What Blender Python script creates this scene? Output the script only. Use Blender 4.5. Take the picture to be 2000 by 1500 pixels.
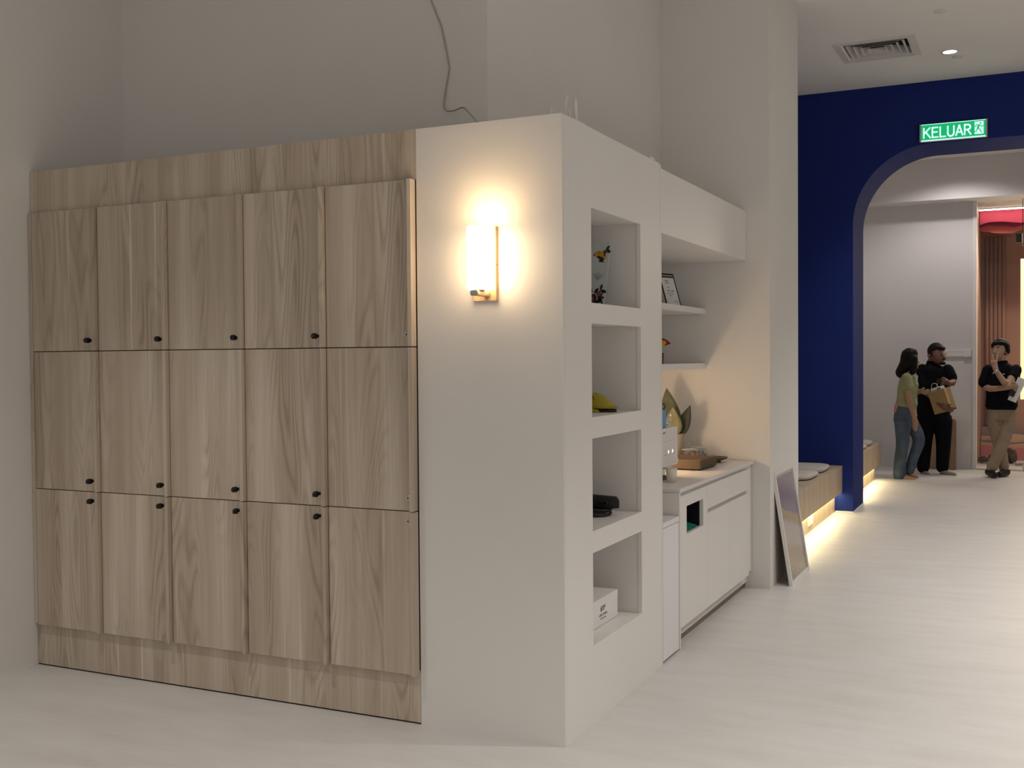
import bpy, bmesh, math, random
from mathutils import Vector, Matrix
random.seed(7)
for _o in list(bpy.data.objects):
    bpy.data.objects.remove(_o, do_unlink=True)
SC = bpy.context.scene
COL = SC.collection
PI = math.pi

# ------------------------------------------------------------------ camera
cam_d = bpy.data.cameras.new('camera')
cam = bpy.data.objects.new('camera', cam_d)
COL.objects.link(cam)
SC.camera = cam
cam_d.sensor_fit = 'HORIZONTAL'
cam_d.sensor_width = 36.0
cam_d.lens = 38.3526
cam_d.clip_start = 0.05
cam_d.clip_end = 100
_r = Vector((0.9035567, 0.4284011, -0.00760195))
_u = Vector((-0.00319466, 0.02447752, 0.99969528))
_f = Vector((-0.42845663, 0.90325708, -0.02348542))
_m = Matrix((_r, _u, -_f)).transposed().to_4x4()
_m.translation = Vector((1.68775, -4.03837, 1.57304))
cam.matrix_world = _m

# ------------------------------------------------------------------ light, exposure
SC.view_settings.view_transform = 'Standard'
SC.view_settings.look = 'None'
SC.view_settings.gamma = 1.0
SC.view_settings.use_curve_mapping = False
SC.view_settings.exposure = 0.8
w = bpy.data.worlds.new('world')
SC.world = w
w.use_nodes = True
w.node_tree.nodes['Background'].inputs[0].default_value = (1.0, 0.955, 0.91, 1)
w.node_tree.nodes['Background'].inputs[1].default_value = 0.255

def spot(name, loc, power, color=(1, 0.91, 0.80), size=120, blend=0.9, radius=0.06, target=None):
    l = bpy.data.lights.new(name, 'SPOT')
    l.energy = power; l.color = color; l.spot_size = math.radians(size)
    l.spot_blend = blend; l.shadow_soft_size = radius
    o = bpy.data.objects.new(name, l); COL.objects.link(o)
    o.location = loc
    if target is not None:
        o.rotation_euler = (Vector(target) - Vector(loc)).to_track_quat('-Z', 'Y').to_euler()
    return o

def point(name, loc, power, color, radius=0.04):
    l = bpy.data.lights.new(name, 'POINT')
    l.energy = power; l.color = color; l.shadow_soft_size = radius
    o = bpy.data.objects.new(name, l); COL.objects.link(o); o.location = loc
    return o

def area(name, loc, rot, sx, sy, power, color):
    l = bpy.data.lights.new(name, 'AREA')
    l.shape = 'RECTANGLE'; l.size = sx; l.size_y = sy; l.energy = power; l.color = color
    o = bpy.data.objects.new(name, l); COL.objects.link(o)
    o.location = loc; o.rotation_euler = rot
    return o

CEIL = 4.22
WARMW = (1, 0.955, 0.90)
# ceiling downlights along the corridor and over the lockers
for i, (x, y, p, sz) in enumerate([(1.05, 6.27, 75, 100), (2.7, 4.4, 150, 98), (3.1, 1.2, 215, 104),
                                   (2.8, -1.6, 165, 98), (0.1, -2.9, 58, 90), (-1.8, -1.55, 92, 70)]):
    spot('downlight_lamp_%d' % i, (x, y, CEIL - 0.03), p, WARMW, sz, 0.8, 0.045)
# room beyond the arch
spot('arch_room_lamp', (0.85, 10.95, CEIL - 0.08), 40, (1, 0.93, 0.92), 150, 0.6, 0.05)
spot('arch_room_lamp_b', (2.6, 9.6, CEIL - 0.08), 55, (1, 0.93, 0.9), 110, 0.8, 0.07)
# led strips under the two benches
area('bench_led', (-0.045, 5.83, 0.193), (0, 0, 0), 0.03, 2.9, 2.5, (1, 0.80, 0.38))
area('bench_led_far', (-0.045, 9.2, 0.193), (0, 0, 0), 0.03, 2.3, 2.1, (1, 0.80, 0.38))
# lamp standing behind the white block on the worktop
point('worktop_lamp', (-0.57, 2.36, 1.08), 3.6, (1, 0.70, 0.42), 0.04)
# display room behind the glass
area('display_cove', (2.2, 13.1, 3.70), (0, 0, 0), 2.2, 0.1, 45, (1, 0.86, 0.72))
area('display_low', (2.2, 13.0, 3.2), (math.radians(-35), 0, 0), 1.6, 0.3, 28, (1, 0.82, 0.66))

# ------------------------------------------------------------------ materials
def mat(name, color, rough=0.6, metal=0.0, emit=None, estr=0.0, spec=0.5, trans=0.0, ior=1.45, coat=0.0):
    m = bpy.data.materials.new(name); m.use_nodes = True
    b = m.node_tree.nodes['Principled BSDF']
    b.inputs['Base Color'].default_value = (*color, 1)
    b.inputs['Roughness'].default_value = rough
    b.inputs['Metallic'].default_value = metal
    b.inputs['Specular IOR Level'].default_value = spec
    b.inputs['IOR'].default_value = ior
    b.inputs['Transmission Weight'].default_value = trans
    b.inputs['Coat Weight'].default_value = coat
    if emit:
        b.inputs['Emission Color'].default_value = (*emit, 1)
        b.inputs['Emission Strength'].default_value = estr
    return m

def nodes(m):
    nt = m.node_tree
    def N(t, **kw):
        n = nt.nodes.new(t)
        for k, v in kw.items(): setattr(n, k, v)
        return n
    def L(a, b): nt.links.new(a, b)
    return nt, N, L, nt.nodes['Principled BSDF']

def math_node(N, L, op, a, b=None):
    n = N('ShaderNodeMath', operation=op)
    for i, v in enumerate((a, b)):
        if v is None: continue
        if isinstance(v, (int, float)): n.inputs[i].default_value = v
        else: L(v, n.inputs[i])
    return n.outputs[0]

def noise(N, L, vec, scale, detail=3, rough=0.5, dist=0.0):
    n = N('ShaderNodeTexNoise'); n.inputs['Scale'].default_value = scale
    n.inputs['Detail'].default_value = detail; n.inputs['Roughness'].default_value = rough
    n.inputs['Distortion'].default_value = dist
    L(vec, n.inputs['Vector'])
    return n.outputs['Fac']

def mapping(N, L, vec, scale, loc=(0, 0, 0)):
    n = N('ShaderNodeMapping'); n.inputs['Scale'].default_value = scale
    n.inputs['Location'].default_value = loc
    L(vec, n.inputs['Vector'])
    return n.outputs['Vector']

def ramp(N, L, fac, stops):
    n = N('ShaderNodeValToRGB')
    e = n.color_ramp.elements
    e[0].position, e[1].position = stops[0][0], stops[-1][0]
    e[0].color, e[1].color = (*stops[0][1], 1), (*stops[-1][1], 1)
    for p_, c_ in stops[1:-1]:
        e.new(p_).color = (*c_, 1)
    L(fac, n.inputs['Fac'])
    return n.outputs['Color']

def mottled(name, color, rough, amount=0.06, scale=6.0, bump=0.0, bscale=200.0, spec=0.4):
    """painted or plastered surface: faint tonal variation and fine relief"""
    m = mat(name, color, rough, spec=spec)
    nt, N, L, b = nodes(m)
    tc = N('ShaderNodeTexCoord')
    f = noise(N, L, tc.outputs['Object'], scale, 3)
    c0 = tuple(v * (1 - amount) for v in color); c1 = tuple(min(1, v * (1 + amount)) for v in color)
    L(ramp(N, L, f, [(0.3, c0), (0.7, c1)]), b.inputs['Base Color'])
    if bump:
        f2 = noise(N, L, tc.outputs['Object'], bscale, 2)
        bn = N('ShaderNodeBump'); bn.inputs['Strength'].default_value = bump
        bn.inputs['Distance'].default_value = 0.002
        L(f2, bn.inputs['Height']); L(bn.outputs[0], b.inputs['Normal'])
    return m

def wood(name, dark, mid, light, scale=1.0, rough=0.5):
    """ash-look laminate, grain running along Z, shifted per object"""
    m = mat(name, mid, rough, spec=0.35)
    nt, N, L, b = nodes(m)
    tc = N('ShaderNodeTexCoord'); oi = N('ShaderNodeObjectInfo')
    sep = N('ShaderNodeSeparateXYZ'); L(tc.outputs['Object'], sep.inputs[0])
    u = math_node(N, L, 'ADD', sep.outputs[0], math_node(N, L, 'MULTIPLY', sep.outputs[1], 0.83))
    u = math_node(N, L, 'ADD', u, math_node(N, L, 'MULTIPLY', oi.outputs['Random'], 7.3))
    z = math_node(N, L, 'ADD', sep.outputs[2], math_node(N, L, 'MULTIPLY', oi.outputs['Random'], 11.7))
    cb = N('ShaderNodeCombineXYZ'); L(u, cb.inputs[0]); L(z, cb.inputs[2])
    v = cb.outputs[0]
    broad = noise(N, L, mapping(N, L, v, (9 * scale, 1, 0.35 * scale)), 1.0, 2, 0.5)
    fine = noise(N, L, mapping(N, L, v, (170 * scale, 1, 2.2 * scale)), 1.0, 3, 0.6)
    # cathedral figure: contour lines of a stretched noise field
    field = noise(N, L, mapping(N, L, v, (6.5 * scale, 1, 0.85 * scale)), 1.0, 1, 0.4, 0.3)
    rings = math_node(N, L, 'SINE', math_node(N, L, 'MULTIPLY', field, 95))
    rings = math_node(N, L, 'POWER', math_node(N, L, 'ADD', math_node(N, L, 'MULTIPLY', rings, 0.5), 0.5), 2.2)
    mask = noise(N, L, mapping(N, L, v, (5 * scale, 1, 0.5 * scale), (3.1, 0, 5.7)), 1.0, 2, 0.5)
    mask = N('ShaderNodeMapRange'); 
    mk = noise(N, L, mapping(N, L, v, (5 * scale, 1, 0.5 * scale), (3.1, 0, 5.7)), 1.0, 2, 0.5)
    mask.inputs[1].default_value = 0.44; mask.inputs[2].default_value = 0.6
    L(mk, mask.inputs[0])
    rings = math_node(N, L, 'MULTIPLY', rings, mask.outputs[0])
    streak = noise(N, L, mapping(N, L, v, (42 * scale, 1, 0.5 * scale), (9.4, 0, 1.2)), 1.0, 1, 0.3)
    sm = N('ShaderNodeMapRange'); sm.inputs[1].default_value = 0.67; sm.inputs[2].default_value = 0.78
    L(streak, sm.inputs[0])
    t = math_node(N, L, 'ADD', math_node(N, L, 'MULTIPLY', broad, 0.75), math_node(N, L, 'MULTIPLY', fine, 0.40))
    t = math_node(N, L, 'SUBTRACT', t, math_node(N, L, 'MULTIPLY', rings, 0.20))
    t = math_node(N, L, 'ADD', t, math_node(N, L, 'MULTIPLY', sm.outputs[0], 0.26))
    L(ramp(N, L, t, [(0.28, dark), (0.55, mid), (0.84, light)]), b.inputs['Base Color'])
    bn = N('ShaderNodeBump'); bn.inputs['Strength'].default_value = 0.08; bn.inputs['Distance'].default_value = 0.001
    L(fine, bn.inputs['Height']); L(bn.outputs[0], b.inputs['Normal'])
    return m

def glass_mat(name, tint=(0.97, 0.98, 0.975), base=0.07, rough=0.02, edge=0.75):
    """thin clear glass: see-through with a fresnel reflection"""
    m = bpy.data.materials.new(name); m.use_nodes = True
    nt = m.node_tree; nt.nodes.clear()
    out = nt.nodes.new('ShaderNodeOutputMaterial')
    tr = nt.nodes.new('ShaderNodeBsdfTransparent'); tr.inputs[0].default_value = (*tint, 1)
    gl = nt.nodes.new('ShaderNodeBsdfGlossy'); gl.inputs['Roughness'].default_value = rough
    lw = nt.nodes.new('ShaderNodeLayerWeight')
    pw = nt.nodes.new('ShaderNodeMath'); pw.operation = 'POWER'; pw.inputs[1].default_value = 4.0
    ml = nt.nodes.new('ShaderNodeMath'); ml.operation = 'MULTIPLY_ADD'; ml.inputs[1].default_value = edge; ml.inputs[2].default_value = base
    mx = nt.nodes.new('ShaderNodeMixShader')
    nt.links.new(lw.outputs['Facing'], pw.inputs[0]); nt.links.new(pw.outputs[0], ml.inputs[0]); nt.links.new(ml.outputs[0], mx.inputs[0])
    nt.links.new(tr.outputs[0], mx.inputs[1]); nt.links.new(gl.outputs[0], mx.inputs[2])
    nt.links.new(mx.outputs[0], out.inputs[0])
    return m

M = {}
M['wall'] = mottled('white_wall_paint', (0.77, 0.745, 0.71), 0.85, 0.015, 1.5, 0.05, 260)
M['wall_grey'] = mottled('pale_grey_wall_paint', (0.72, 0.70, 0.695), 0.85, 0.015, 1.5)
M['ceiling'] = mottled('ceiling_paint', (0.86, 0.84, 0.80), 0.9, 0.015, 1.5)
M['white'] = mottled('white_laminate', (0.80, 0.77, 0.735), 0.45, 0.01, 2)
M['white_cool'] = mottled('white_enamel', (0.80, 0.79, 0.79), 0.3, 0.01, 2)
M['counter_top'] = mottled('pale_stone_top', (0.74, 0.71, 0.69), 0.35, 0.04, 60)
M['blue'] = mottled('navy_wall_paint', (0.017, 0.032, 0.175), 0.75, 0.04, 3, 0.05, 200, spec=0.1)
M['wood'] = wood('ash_laminate', (0.37, 0.293, 0.222), (0.525, 0.435, 0.345), (0.72, 0.63, 0.53))
M['wood_bench'] = wood('bench_laminate', (0.40, 0.31, 0.215), (0.50, 0.40, 0.29), (0.60, 0.50, 0.38), 1.0)
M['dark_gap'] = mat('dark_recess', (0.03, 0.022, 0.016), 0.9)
M['black'] = mat('black_plastic', (0.008, 0.008, 0.009), 0.4)
M['black_soft'] = mottled('black_fabric', (0.010, 0.010, 0.012), 0.85, 0.25, 40)
M['chrome'] = mat('polished_steel', (0.75, 0.74, 0.72), 0.2, 1.0)
M['steel'] = mat('brushed_steel', (0.5, 0.49, 0.47), 0.35, 1.0)
M['oak'] = wood('lamp_oak', (0.55, 0.34, 0.17), (0.66, 0.44, 0.24), (0.74, 0.53, 0.31), 3.0)
M['shade'] = mat('lit_opal_glass', (0.9, 0.85, 0.75), 0.3, emit=(1.0, 0.74, 0.45), estr=6.0)
M['bulb'] = mat('lit_bulb', (1, 1, 1), 0.3, emit=(1.0, 0.78, 0.5), estr=15)
M['led'] = mat('lit_led_strip', (1, 1, 1), 0.3, emit=(1.0, 0.86, 0.55), estr=7)
M['led_white'] = mat('lit_downlight', (1, 1, 1), 0.3, emit=(1.0, 0.95, 0.88), estr=10)
M['cushion'] = mottled('oatmeal_cushion_cloth', (0.60, 0.56, 0.50), 0.95, 0.06, 30, 0.3, 500)
M['tray'] = mottled('brown_leatherette', (0.115, 0.078, 0.047), 0.55, 0.08, 30)
M['paper'] = mat('white_paper', (0.80, 0.79, 0.78), 0.8)
M['paper_cup'] = mat('off_white_paper_cup', (0.78, 0.75, 0.68), 0.7)
M['kraft'] = mottled('kraft_paper', (0.40, 0.27, 0.13), 0.8, 0.1, 25)
M['card'] = mottled('brown_cardboard', (0.32, 0.21, 0.125), 0.85, 0.1, 12)
M['blue_box'] = mat('sky_blue_card', (0.13, 0.36, 0.55), 0.5)
M['leaf'] = mottled('grey_green_leaf', (0.115, 0.12, 0.068), 0.6, 0.25, 14)
M['leaf_pale'] = mottled('pale_green_leaf', (0.25, 0.24, 0.125), 0.6, 0.15, 14)
M['leaf_dark'] = mottled('dark_green_leaf', (0.055, 0.062, 0.04), 0.6, 0.25, 14)
M['soil'] = mottled('dark_soil', (0.03, 0.022, 0.015), 0.95, 0.4, 60)
M['pot'] = mottled('beige_pot', (0.42, 0.36, 0.29), 0.7, 0.05, 10)
M['glass'] = glass_mat('clear_glass')
M['jar_glass'] = glass_mat('jar_glass', (0.96, 0.97, 0.96), 0.085, 0.03, 0.9)
M['pane'] = glass_mat('window_glass', (0.95, 0.97, 0.96), 0.02, edge=0.5)
M['acrylic'] = glass_mat('picture_glazing', (0.97, 0.97, 0.97), 0.02, 0.12, 0.2)
M['yellow'] = mat('yellow_plastic', (0.42, 0.33, 0.02), 0.35)
M['red'] = mat('red_paper', (0.33, 0.015, 0.02), 0.6)
M['lemon'] = mat('lemon_yellow', (0.55, 0.32, 0.02), 0.5)
M['amber'] = mat('brown_glazed', (0.10, 0.065, 0.03), 0.2)
M['teal'] = mat('teal_bin_bag', (0.02, 0.22, 0.17), 0.4)
M['ink'] = mat('grey_print', (0.30, 0.27, 0.28), 0.8)
M['ink_red'] = mat('dusty_red_print', (0.36, 0.16, 0.16), 0.8)
M['vent'] = mottled('vent_enamel', (0.72, 0.69, 0.66), 0.5, 0.01, 3)
M['sign_green'] = mat('backlit_green', (0.0, 0.3, 0.1), 0.4, emit=(0.005, 0.47, 0.16), estr=0.46)
M['sign_white'] = mat('backlit_white', (0.8, 0.9, 0.9), 0.4, emit=(0.50, 0.93, 0.86), estr=0.5)
M['peach'] = mottled('peach_wall_paint', (0.44, 0.235, 0.165), 0.8, 0.04, 2)
M['peach_dark'] = mottled('terracotta_rib_paint', (0.40, 0.205, 0.14), 0.8, 0.04, 2)
M['wave_red'] = mat('raspberry_board', (0.50, 0.045, 0.085), 0.7)
M['wave_plum'] = mat('plum_board', (0.27, 0.02, 0.075), 0.7)
M['wave_coral'] = mat('coral_board', (0.60, 0.15, 0.13), 0.7)
M['wave_mauve'] = mat('mauve_board', (0.30, 0.22, 0.235), 0.7)
M['wave_sand'] = mat('sand_board', (0.72, 0.45, 0.28), 0.7)
M['wave_pink'] = mat('dusty_pink_board', (0.58, 0.20, 0.19), 0.7)
M['stone'] = mottled('brown_rock', (0.09, 0.055, 0.045), 0.85, 0.4, 15, 0.6, 40)
M['stone_pale'] = mottled('pale_rock', (0.30, 0.22, 0.18), 0.85, 0.3, 15, 0.6, 40)
M['lightbox'] = mat('lit_cream_panel', (1, 0.9, 0.6), 0.5, emit=(1.0, 0.80, 0.42), estr=0.62)
M['frame_white'] = mat('white_picture_frame', (0.76, 0.73, 0.70), 0.4)

# people
M['skin_light'] = mottled('light_skin', (0.42, 0.265, 0.185), 0.55, 0.06, 20)
M['skin_tan'] = mottled('tan_skin', (0.36, 0.215, 0.135), 0.55, 0.06, 20)
M['skin_brown'] = mottled('brown_skin', (0.17, 0.085, 0.055), 0.55, 0.08, 20)
M['hair'] = mottled('black_hair', (0.006, 0.0055, 0.0055), 0.6, 0.3, 60, spec=0.2)
M['sage'] = mottled('sage_green_jersey', (0.29, 0.30, 0.16), 0.9, 0.08, 25)
M['black_cloth'] = mottled('black_cloth', (0.006, 0.006, 0.0075), 0.9, 0.2, 30, spec=0.12)
M['denim'] = mottled('blue_denim', (0.075, 0.105, 0.15), 0.9, 0.25, 9)
M['khaki'] = mottled('khaki_cotton', (0.30, 0.235, 0.165), 0.9, 0.08, 12)
M['sock'] = mottled('grey_sock', (0.23, 0.21, 0.20), 0.95, 0.1, 50)
M['shoe'] = mat('black_leather', (0.006, 0.006, 0.007), 0.45)

def floor_material():
    m = mat('pale_vinyl_floor', (0.66, 0.62, 0.57), 0.42, spec=0.4)
    nt, N, L, b = nodes(m)
    tc = N('ShaderNodeTexCoord')
    o = tc.outputs['Object']
    a = noise(N, L, mapping(N, L, o, (1.7, 7.0, 1)), 1.0, 4, 0.55)
    c = noise(N, L, mapping(N, L, o, (6.5, 46, 1), (4, 1, 0)), 1.0, 3, 0.6)
    d = noise(N, L, o, 1.1, 2)
    t = math_node(N, L, 'ADD', math_node(N, L, 'MULTIPLY', a, 0.55), math_node(N, L, 'MULTIPLY', c, 0.3))
    t = math_node(N, L, 'ADD', t, math_node(N, L, 'MULTIPLY', d, 0.15))
    L(ramp(N, L, t, [(0.33, (0.585, 0.56, 0.535)), (0.5, (0.64, 0.62, 0.60)), (0.68, (0.69, 0.675, 0.66))]), b.inputs['Base Color'])
    L(ramp(N, L, c, [(0.3, (0.36,) * 3), (0.7, (0.5,) * 3)]), b.inputs['Roughness'])
    bn = N('ShaderNodeBump'); bn.inputs['Strength'].default_value = 0.06; bn.inputs['Distance'].default_value = 0.001
    L(c, bn.inputs['Height']); L(bn.outputs[0], b.inputs['Normal'])
    return m
M['floor'] = floor_material()

def poster_material():
    """hazy landscape print: cloudy sky over a violet slope, misty middle, golden meadow (object coords: x across, z up 0..0.77)"""
    m = mat('landscape_print', (0.5, 0.5, 0.5), 0.25, spec=0.5)
    nt, N, L, b = nodes(m)
    tc = N('ShaderNodeTexCoord')
    sep = N('ShaderNodeSeparateXYZ'); L(tc.outputs['Object'], sep.inputs[0])
    n1 = noise(N, L, tc.outputs['Object'], 7, 4)
    zz = math_node(N, L, 'DIVIDE', sep.outputs[2], 0.78)
    zz = math_node(N, L, 'ADD', zz, math_node(N, L, 'MULTIPLY', math_node(N, L, 'SUBTRACT', n1, 0.5), 0.10))
    diag = math_node(N, L, 'MULTIPLY', sep.outputs[1], 0.24)
    zz = math_node(N, L, 'ADD', zz, diag)
    base = ramp(N, L, zz, [(0.0, (0.25, 0.19, 0.12)), (0.12, (0.42, 0.32, 0.20)), (0.24, (0.36, 0.25, 0.14)), (0.34, (0.50, 0.44, 0.40)),
                           (0.47, (0.55, 0.50, 0.47)), (0.53, (0.42, 0.31, 0.17)), (0.60, (0.50, 0.36, 0.18)), (0.612, (0.20, 0.18, 0.30)),
                           (0.76, (0.30, 0.28, 0.38)), (0.92, (0.52, 0.50, 0.55))])
    blot = noise(N, L, tc.outputs['Object'], 34, 2)
    mr = N('ShaderNodeMapRange'); mr.inputs[1].default_value = 0.60; mr.inputs[2].default_value = 0.70
    L(blot, mr.inputs[0])
    top = N('ShaderNodeMapRange'); top.inputs[1].default_value = 0.88; top.inputs[2].default_value = 0.95
    L(math_node(N, L, 'DIVIDE', sep.outputs[2], 0.78), top.inputs[0])
    bot = N('ShaderNodeMapRange'); bot.inputs[1].default_value = 0.22; bot.inputs[2].default_value = 0.12
    L(math_node(N, L, 'DIVIDE', sep.outputs[2], 0.78), bot.inputs[0])
    mx = N('ShaderNodeMix', data_type='RGBA'); L(math_node(N, L, 'MULTIPLY', mr.outputs[0], top.outputs[0]), mx.inputs[0])
    L(base, mx.inputs[6]); mx.inputs[7].default_value = (0.07, 0.07, 0.08, 1)
    mx2 = N('ShaderNodeMix', data_type='RGBA'); L(math_node(N, L, 'MULTIPLY', mr.outputs[0], bot.outputs[0]), mx2.inputs[0])
    L(mx.outputs[2], mx2.inputs[6]); mx2.inputs[7].default_value = (0.62, 0.55, 0.40, 1)
    L(mx2.outputs[2], b.inputs['Base Color'])
    return m
M['print'] = poster_material()

# ------------------------------------------------------------------ mesh helpers
def link(o, parent=None):
    COL.objects.link(o)
    if parent is not None: o.parent = parent
    return o

def thing(name, label, cat, loc=(0, 0, 0), rz=0.0, group=None):
    o = bpy.data.objects.new(name, None); o.empty_display_size = 0.1
    COL.objects.link(o); o.location = loc; o.rotation_euler = (0, 0, rz)
    o['label'] = label; o['category'] = cat
    if group: o['group'] = group
    return o

def tag(o, label, cat, group=None):
    o['label'] = label; o['category'] = cat
    if group: o['group'] = group
    return o

def finish(name, bm, m, parent=None, loc=None, smooth=False, world=False):
    """turn a bmesh into one mesh object; world=True: the vertices are in world space"""
    if world and parent is not None:
        off = Vector((0, 0, 0)); p = parent
        while p is not None:
            off += p.location; p = p.parent
        bmesh.ops.translate(bm, vec=-off, verts=bm.verts)
    bmesh.ops.recalc_face_normals(bm, faces=bm.faces)
    me = bpy.data.meshes.new(name); bm.to_mesh(me); bm.free()
    for mm in (m if isinstance(m, (list, tuple)) else [m]): me.materials.append(mm)
    if smooth:
        for p in me.polygons: p.use_smooth = True
    o = bpy.data.objects.new(name, me)
    if loc is not None: o.location = loc
    return link(o, parent)

def structure(name, bm, m, smooth=False):
    o = finish(name, bm, m, smooth=smooth); o['kind'] = 'structure'
    return o

def bx(bm, x0, x1, y0, y1, z0, z1, bev=0.0, seg=2):
    vs = [bm.verts.new((x, y, z)) for x in (x0, x1) for y in (y0, y1) for z in (z0, z1)]
    fs = [(0, 1, 3, 2), (4, 6, 7, 5), (0, 4, 5, 1), (2, 3, 7, 6), (0, 2, 6, 4), (1, 5, 7, 3)]
    faces = [bm.faces.new([vs[i] for i in f]) for f in fs]
    if bev > 0:
        es = list({e for f in faces for e in f.edges})
        bmesh.ops.bevel(bm, geom=es, offset=bev, segments=seg, affect='EDGES', profile=0.5)
    return bm

def box(*a, **k):
    return bx(bmesh.new(), *a, **k)

def lathe(bm, prof, seg=24, cx=0, cy=0, cz=0, cap=True):
    rings = []
    for r, z in prof:
        if r < 1e-5: rings.append([bm.verts.new((cx, cy, cz + z))])
        else: rings.append([bm.verts.new((cx + r * math.cos(2 * PI * k / seg), cy + r * math.sin(2 * PI * k / seg), cz + z)) for k in range(seg)])
    for a, b in zip(rings, rings[1:]):
        for k in range(seg):
            k2 = (k + 1) % seg
            if len(a) == 1 and len(b) == 1: continue
            if len(a) == 1: bm.faces.new((a[0], b[k], b[k2]))
            elif len(b) == 1: bm.faces.new((a[k], b[0], a[k2]))
            else: bm.faces.new((a[k], b[k], b[k2], a[k2]))
    if cap:
        if len(rings[0]) > 1: bm.faces.new(rings[0][::-1])
        if len(rings[-1]) > 1: bm.faces.new(rings[-1])
    return bm

def tube(bm, pts, r, seg=8, closed=False):
    pts = [Vector(p) for p in pts]; n = len(pts)
    rad = r if isinstance(r, (list, tuple)) else [r] * n
    rings = []; up = None
    for i, p in enumerate(pts):
        a = pts[(i - 1) % n] if (closed or i > 0) else p
        b = pts[(i + 1) % n] if (closed or i < n - 1) else p
        d = (b - a).normalized()
        if up is None:
            up = Vector((0, 0, 1)) if abs(d.z) < 0.9 else Vector((1, 0, 0))
        s = d.cross(up); s.normalize(); up = s.cross(d).normalized()
        rings.append([bm.verts.new(p + s * (rad[i] * math.cos(2 * PI * k / seg)) + up * (rad[i] * math.sin(2 * PI * k / seg))) for k in range(seg)])
    m = n if closed else n - 1
    for i in range(m):
        a, b = rings[i], rings[(i + 1) % n]
        for k in range(seg):
            bm.faces.new((a[k], b[k], b[(k + 1) % seg], a[(k + 1) % seg]))
    if not closed:
        bm.faces.new(rings[0][::-1]); bm.faces.new(rings[-1])
    return bm

def prism(bm, poly, axis, a, b):
    """extrude a 2-D outline along axis 'x','y' or 'z' from a to b"""
    def P(u, v, t):
        return {'x': (t, u, v), 'y': (u, t, v), 'z': (u, v, t)}[axis]
    A = [bm.verts.new(P(u, v, a)) for u, v in poly]; B = [bm.verts.new(P(u, v, b)) for u, v in poly]
    bm.faces.new(A[::-1]); bm.faces.new(B)
    for i in range(len(poly)):
        j = (i + 1) % len(poly)
        bm.faces.new((A[i], A[j], B[j], B[i]))
    return bm

def ball(bm, c, r, sub=2, scale=(1, 1, 1)):
    bmesh.ops.create_icosphere(bm, subdivisions=sub, radius=1.0,
                               matrix=Matrix.Translation(c) @ Matrix.Diagonal((r * scale[0], r * scale[1], r * scale[2], 1)))
    return bm

def copy_tree(o, parent=None):
    c = o.copy(); COL.objects.link(c)
    if parent is not None: c.parent = parent
    for ch in list(o.children): copy_tree(ch, c)
    return c
# ================================================================== the setting
XL, XB, XC = -2.971, -0.653, 0.107          # left wall, alcove wall, column face
YB, YE, YC = 0.65, 3.352, 4.348             # wall behind the lockers, end wall, far side of the column
YA0, YA1 = 7.29, 8.03                       # the blue arch wall
YF = 12.2                                   # far wall
structure('floor', box(-3.2, 6.2, -7.0, 14.6, -0.12, 0.0), M['floor'])
structure('ceiling', box(-3.2, 6.2, -7.0, YF, CEIL, CEIL + 0.15), M['ceiling'])
structure('wall_left', box(XL - 0.15, XL, -7.0, YB + 0.15, 0, CEIL), M['wall'])
structure('wall_back', box(XL, XB, YB, YB + 0.15, 0, CEIL), M['wall'])
structure('wall_alcove', box(XB - 0.12, XB, YB + 0.15, YE, 0, CEIL), M['wall'])
structure('wall_end', box(XB - 0.12, XC, YE, YC, 0, CEIL), M['wall'])
structure('wall_bench', box(-0.80, -0.66, YC, YA0, 0, CEIL), M['blue'])

def arch_wall():
    x0, x1, zt, R = 0.093, 3.45, 3.625, 0.75
    L, Rr = -0.80, 6.2
    n = 20
    inner = [(x0, 0.0)]
    for k in range(n + 1):
        a = PI - k / n * PI / 2
        inner.append((x0 + R + R * math.cos(a), zt - R + R * math.sin(a)))
    for k in range(n + 1):
        a = PI / 2 - k / n * PI / 2
        inner.append((x1 - R + R * math.cos(a), zt - R + R * math.sin(a)))
    inner.append((x1, 0.0))
    outer = []
    for (u, v) in inner:                     # matching outline: left edge, top edge, right edge
        outer.append(None)
    N_ = len(inner)
    for i, (u, v) in enumerate(inner):
        if i <= n // 2: outer[i] = (L, v if i < 1 else v * CEIL / zt)
        elif i >= N_ - 1 - n // 2: outer[i] = (Rr, v if i > N_ - 2 else v * CEIL / zt)
        else: outer[i] = (u, CEIL)
    outer[n // 2] = (L, CEIL); outer[N_ - 1 - n // 2] = (Rr, CEIL)
    bm = bmesh.new()
    V = {}
    for y in (YA0, YA1):
        V[y] = ([bm.verts.new((u, y, v)) for u, v in inner], [bm.verts.new((u, y, v)) for u, v in outer])
    for y in (YA0, YA1):
        I, O = V[y]
        for k in range(N_ - 1): bm.faces.new((I[k], I[k + 1], O[k + 1], O[k]))
    for k in range(N_ - 1):
        for q in (0, 1):
            bm.faces.new((V[YA0][q][k], V[YA0][q][k + 1], V[YA1][q][k + 1], V[YA1][q][k]))
    return bm
structure('wall_arch', arch_wall(), M['blue'])
b = bmesh.new()                              # thin pale skirting under the arch wall
bx(b, -0.08, 0.098, YA0 - 0.006, YA0 + 0.02, 0, 0.010); bx(b, 0.085, 0.099, YA0, YA1, 0, 0.010)
structure('baseboard_arch', b, M['white'])
structure('wall_arch_room', box(-0.80, -0.66, YA1, YF, 0, CEIL), M['wall_grey'])
structure('wall_far', box(-0.80, 1.02, YF, YF + 0.15, 0, CEIL), M['wall_grey'])
structure('trim_1', box(0.985, 1.035, YF - 0.03, YF + 0.16, 0, 3.668, 0.003), M['white'])
structure('trim_2', box(-0.66, 6.0, 11.78, YF, 3.668, CEIL), M['wall_grey'])      # bulkhead above the far wall
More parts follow.
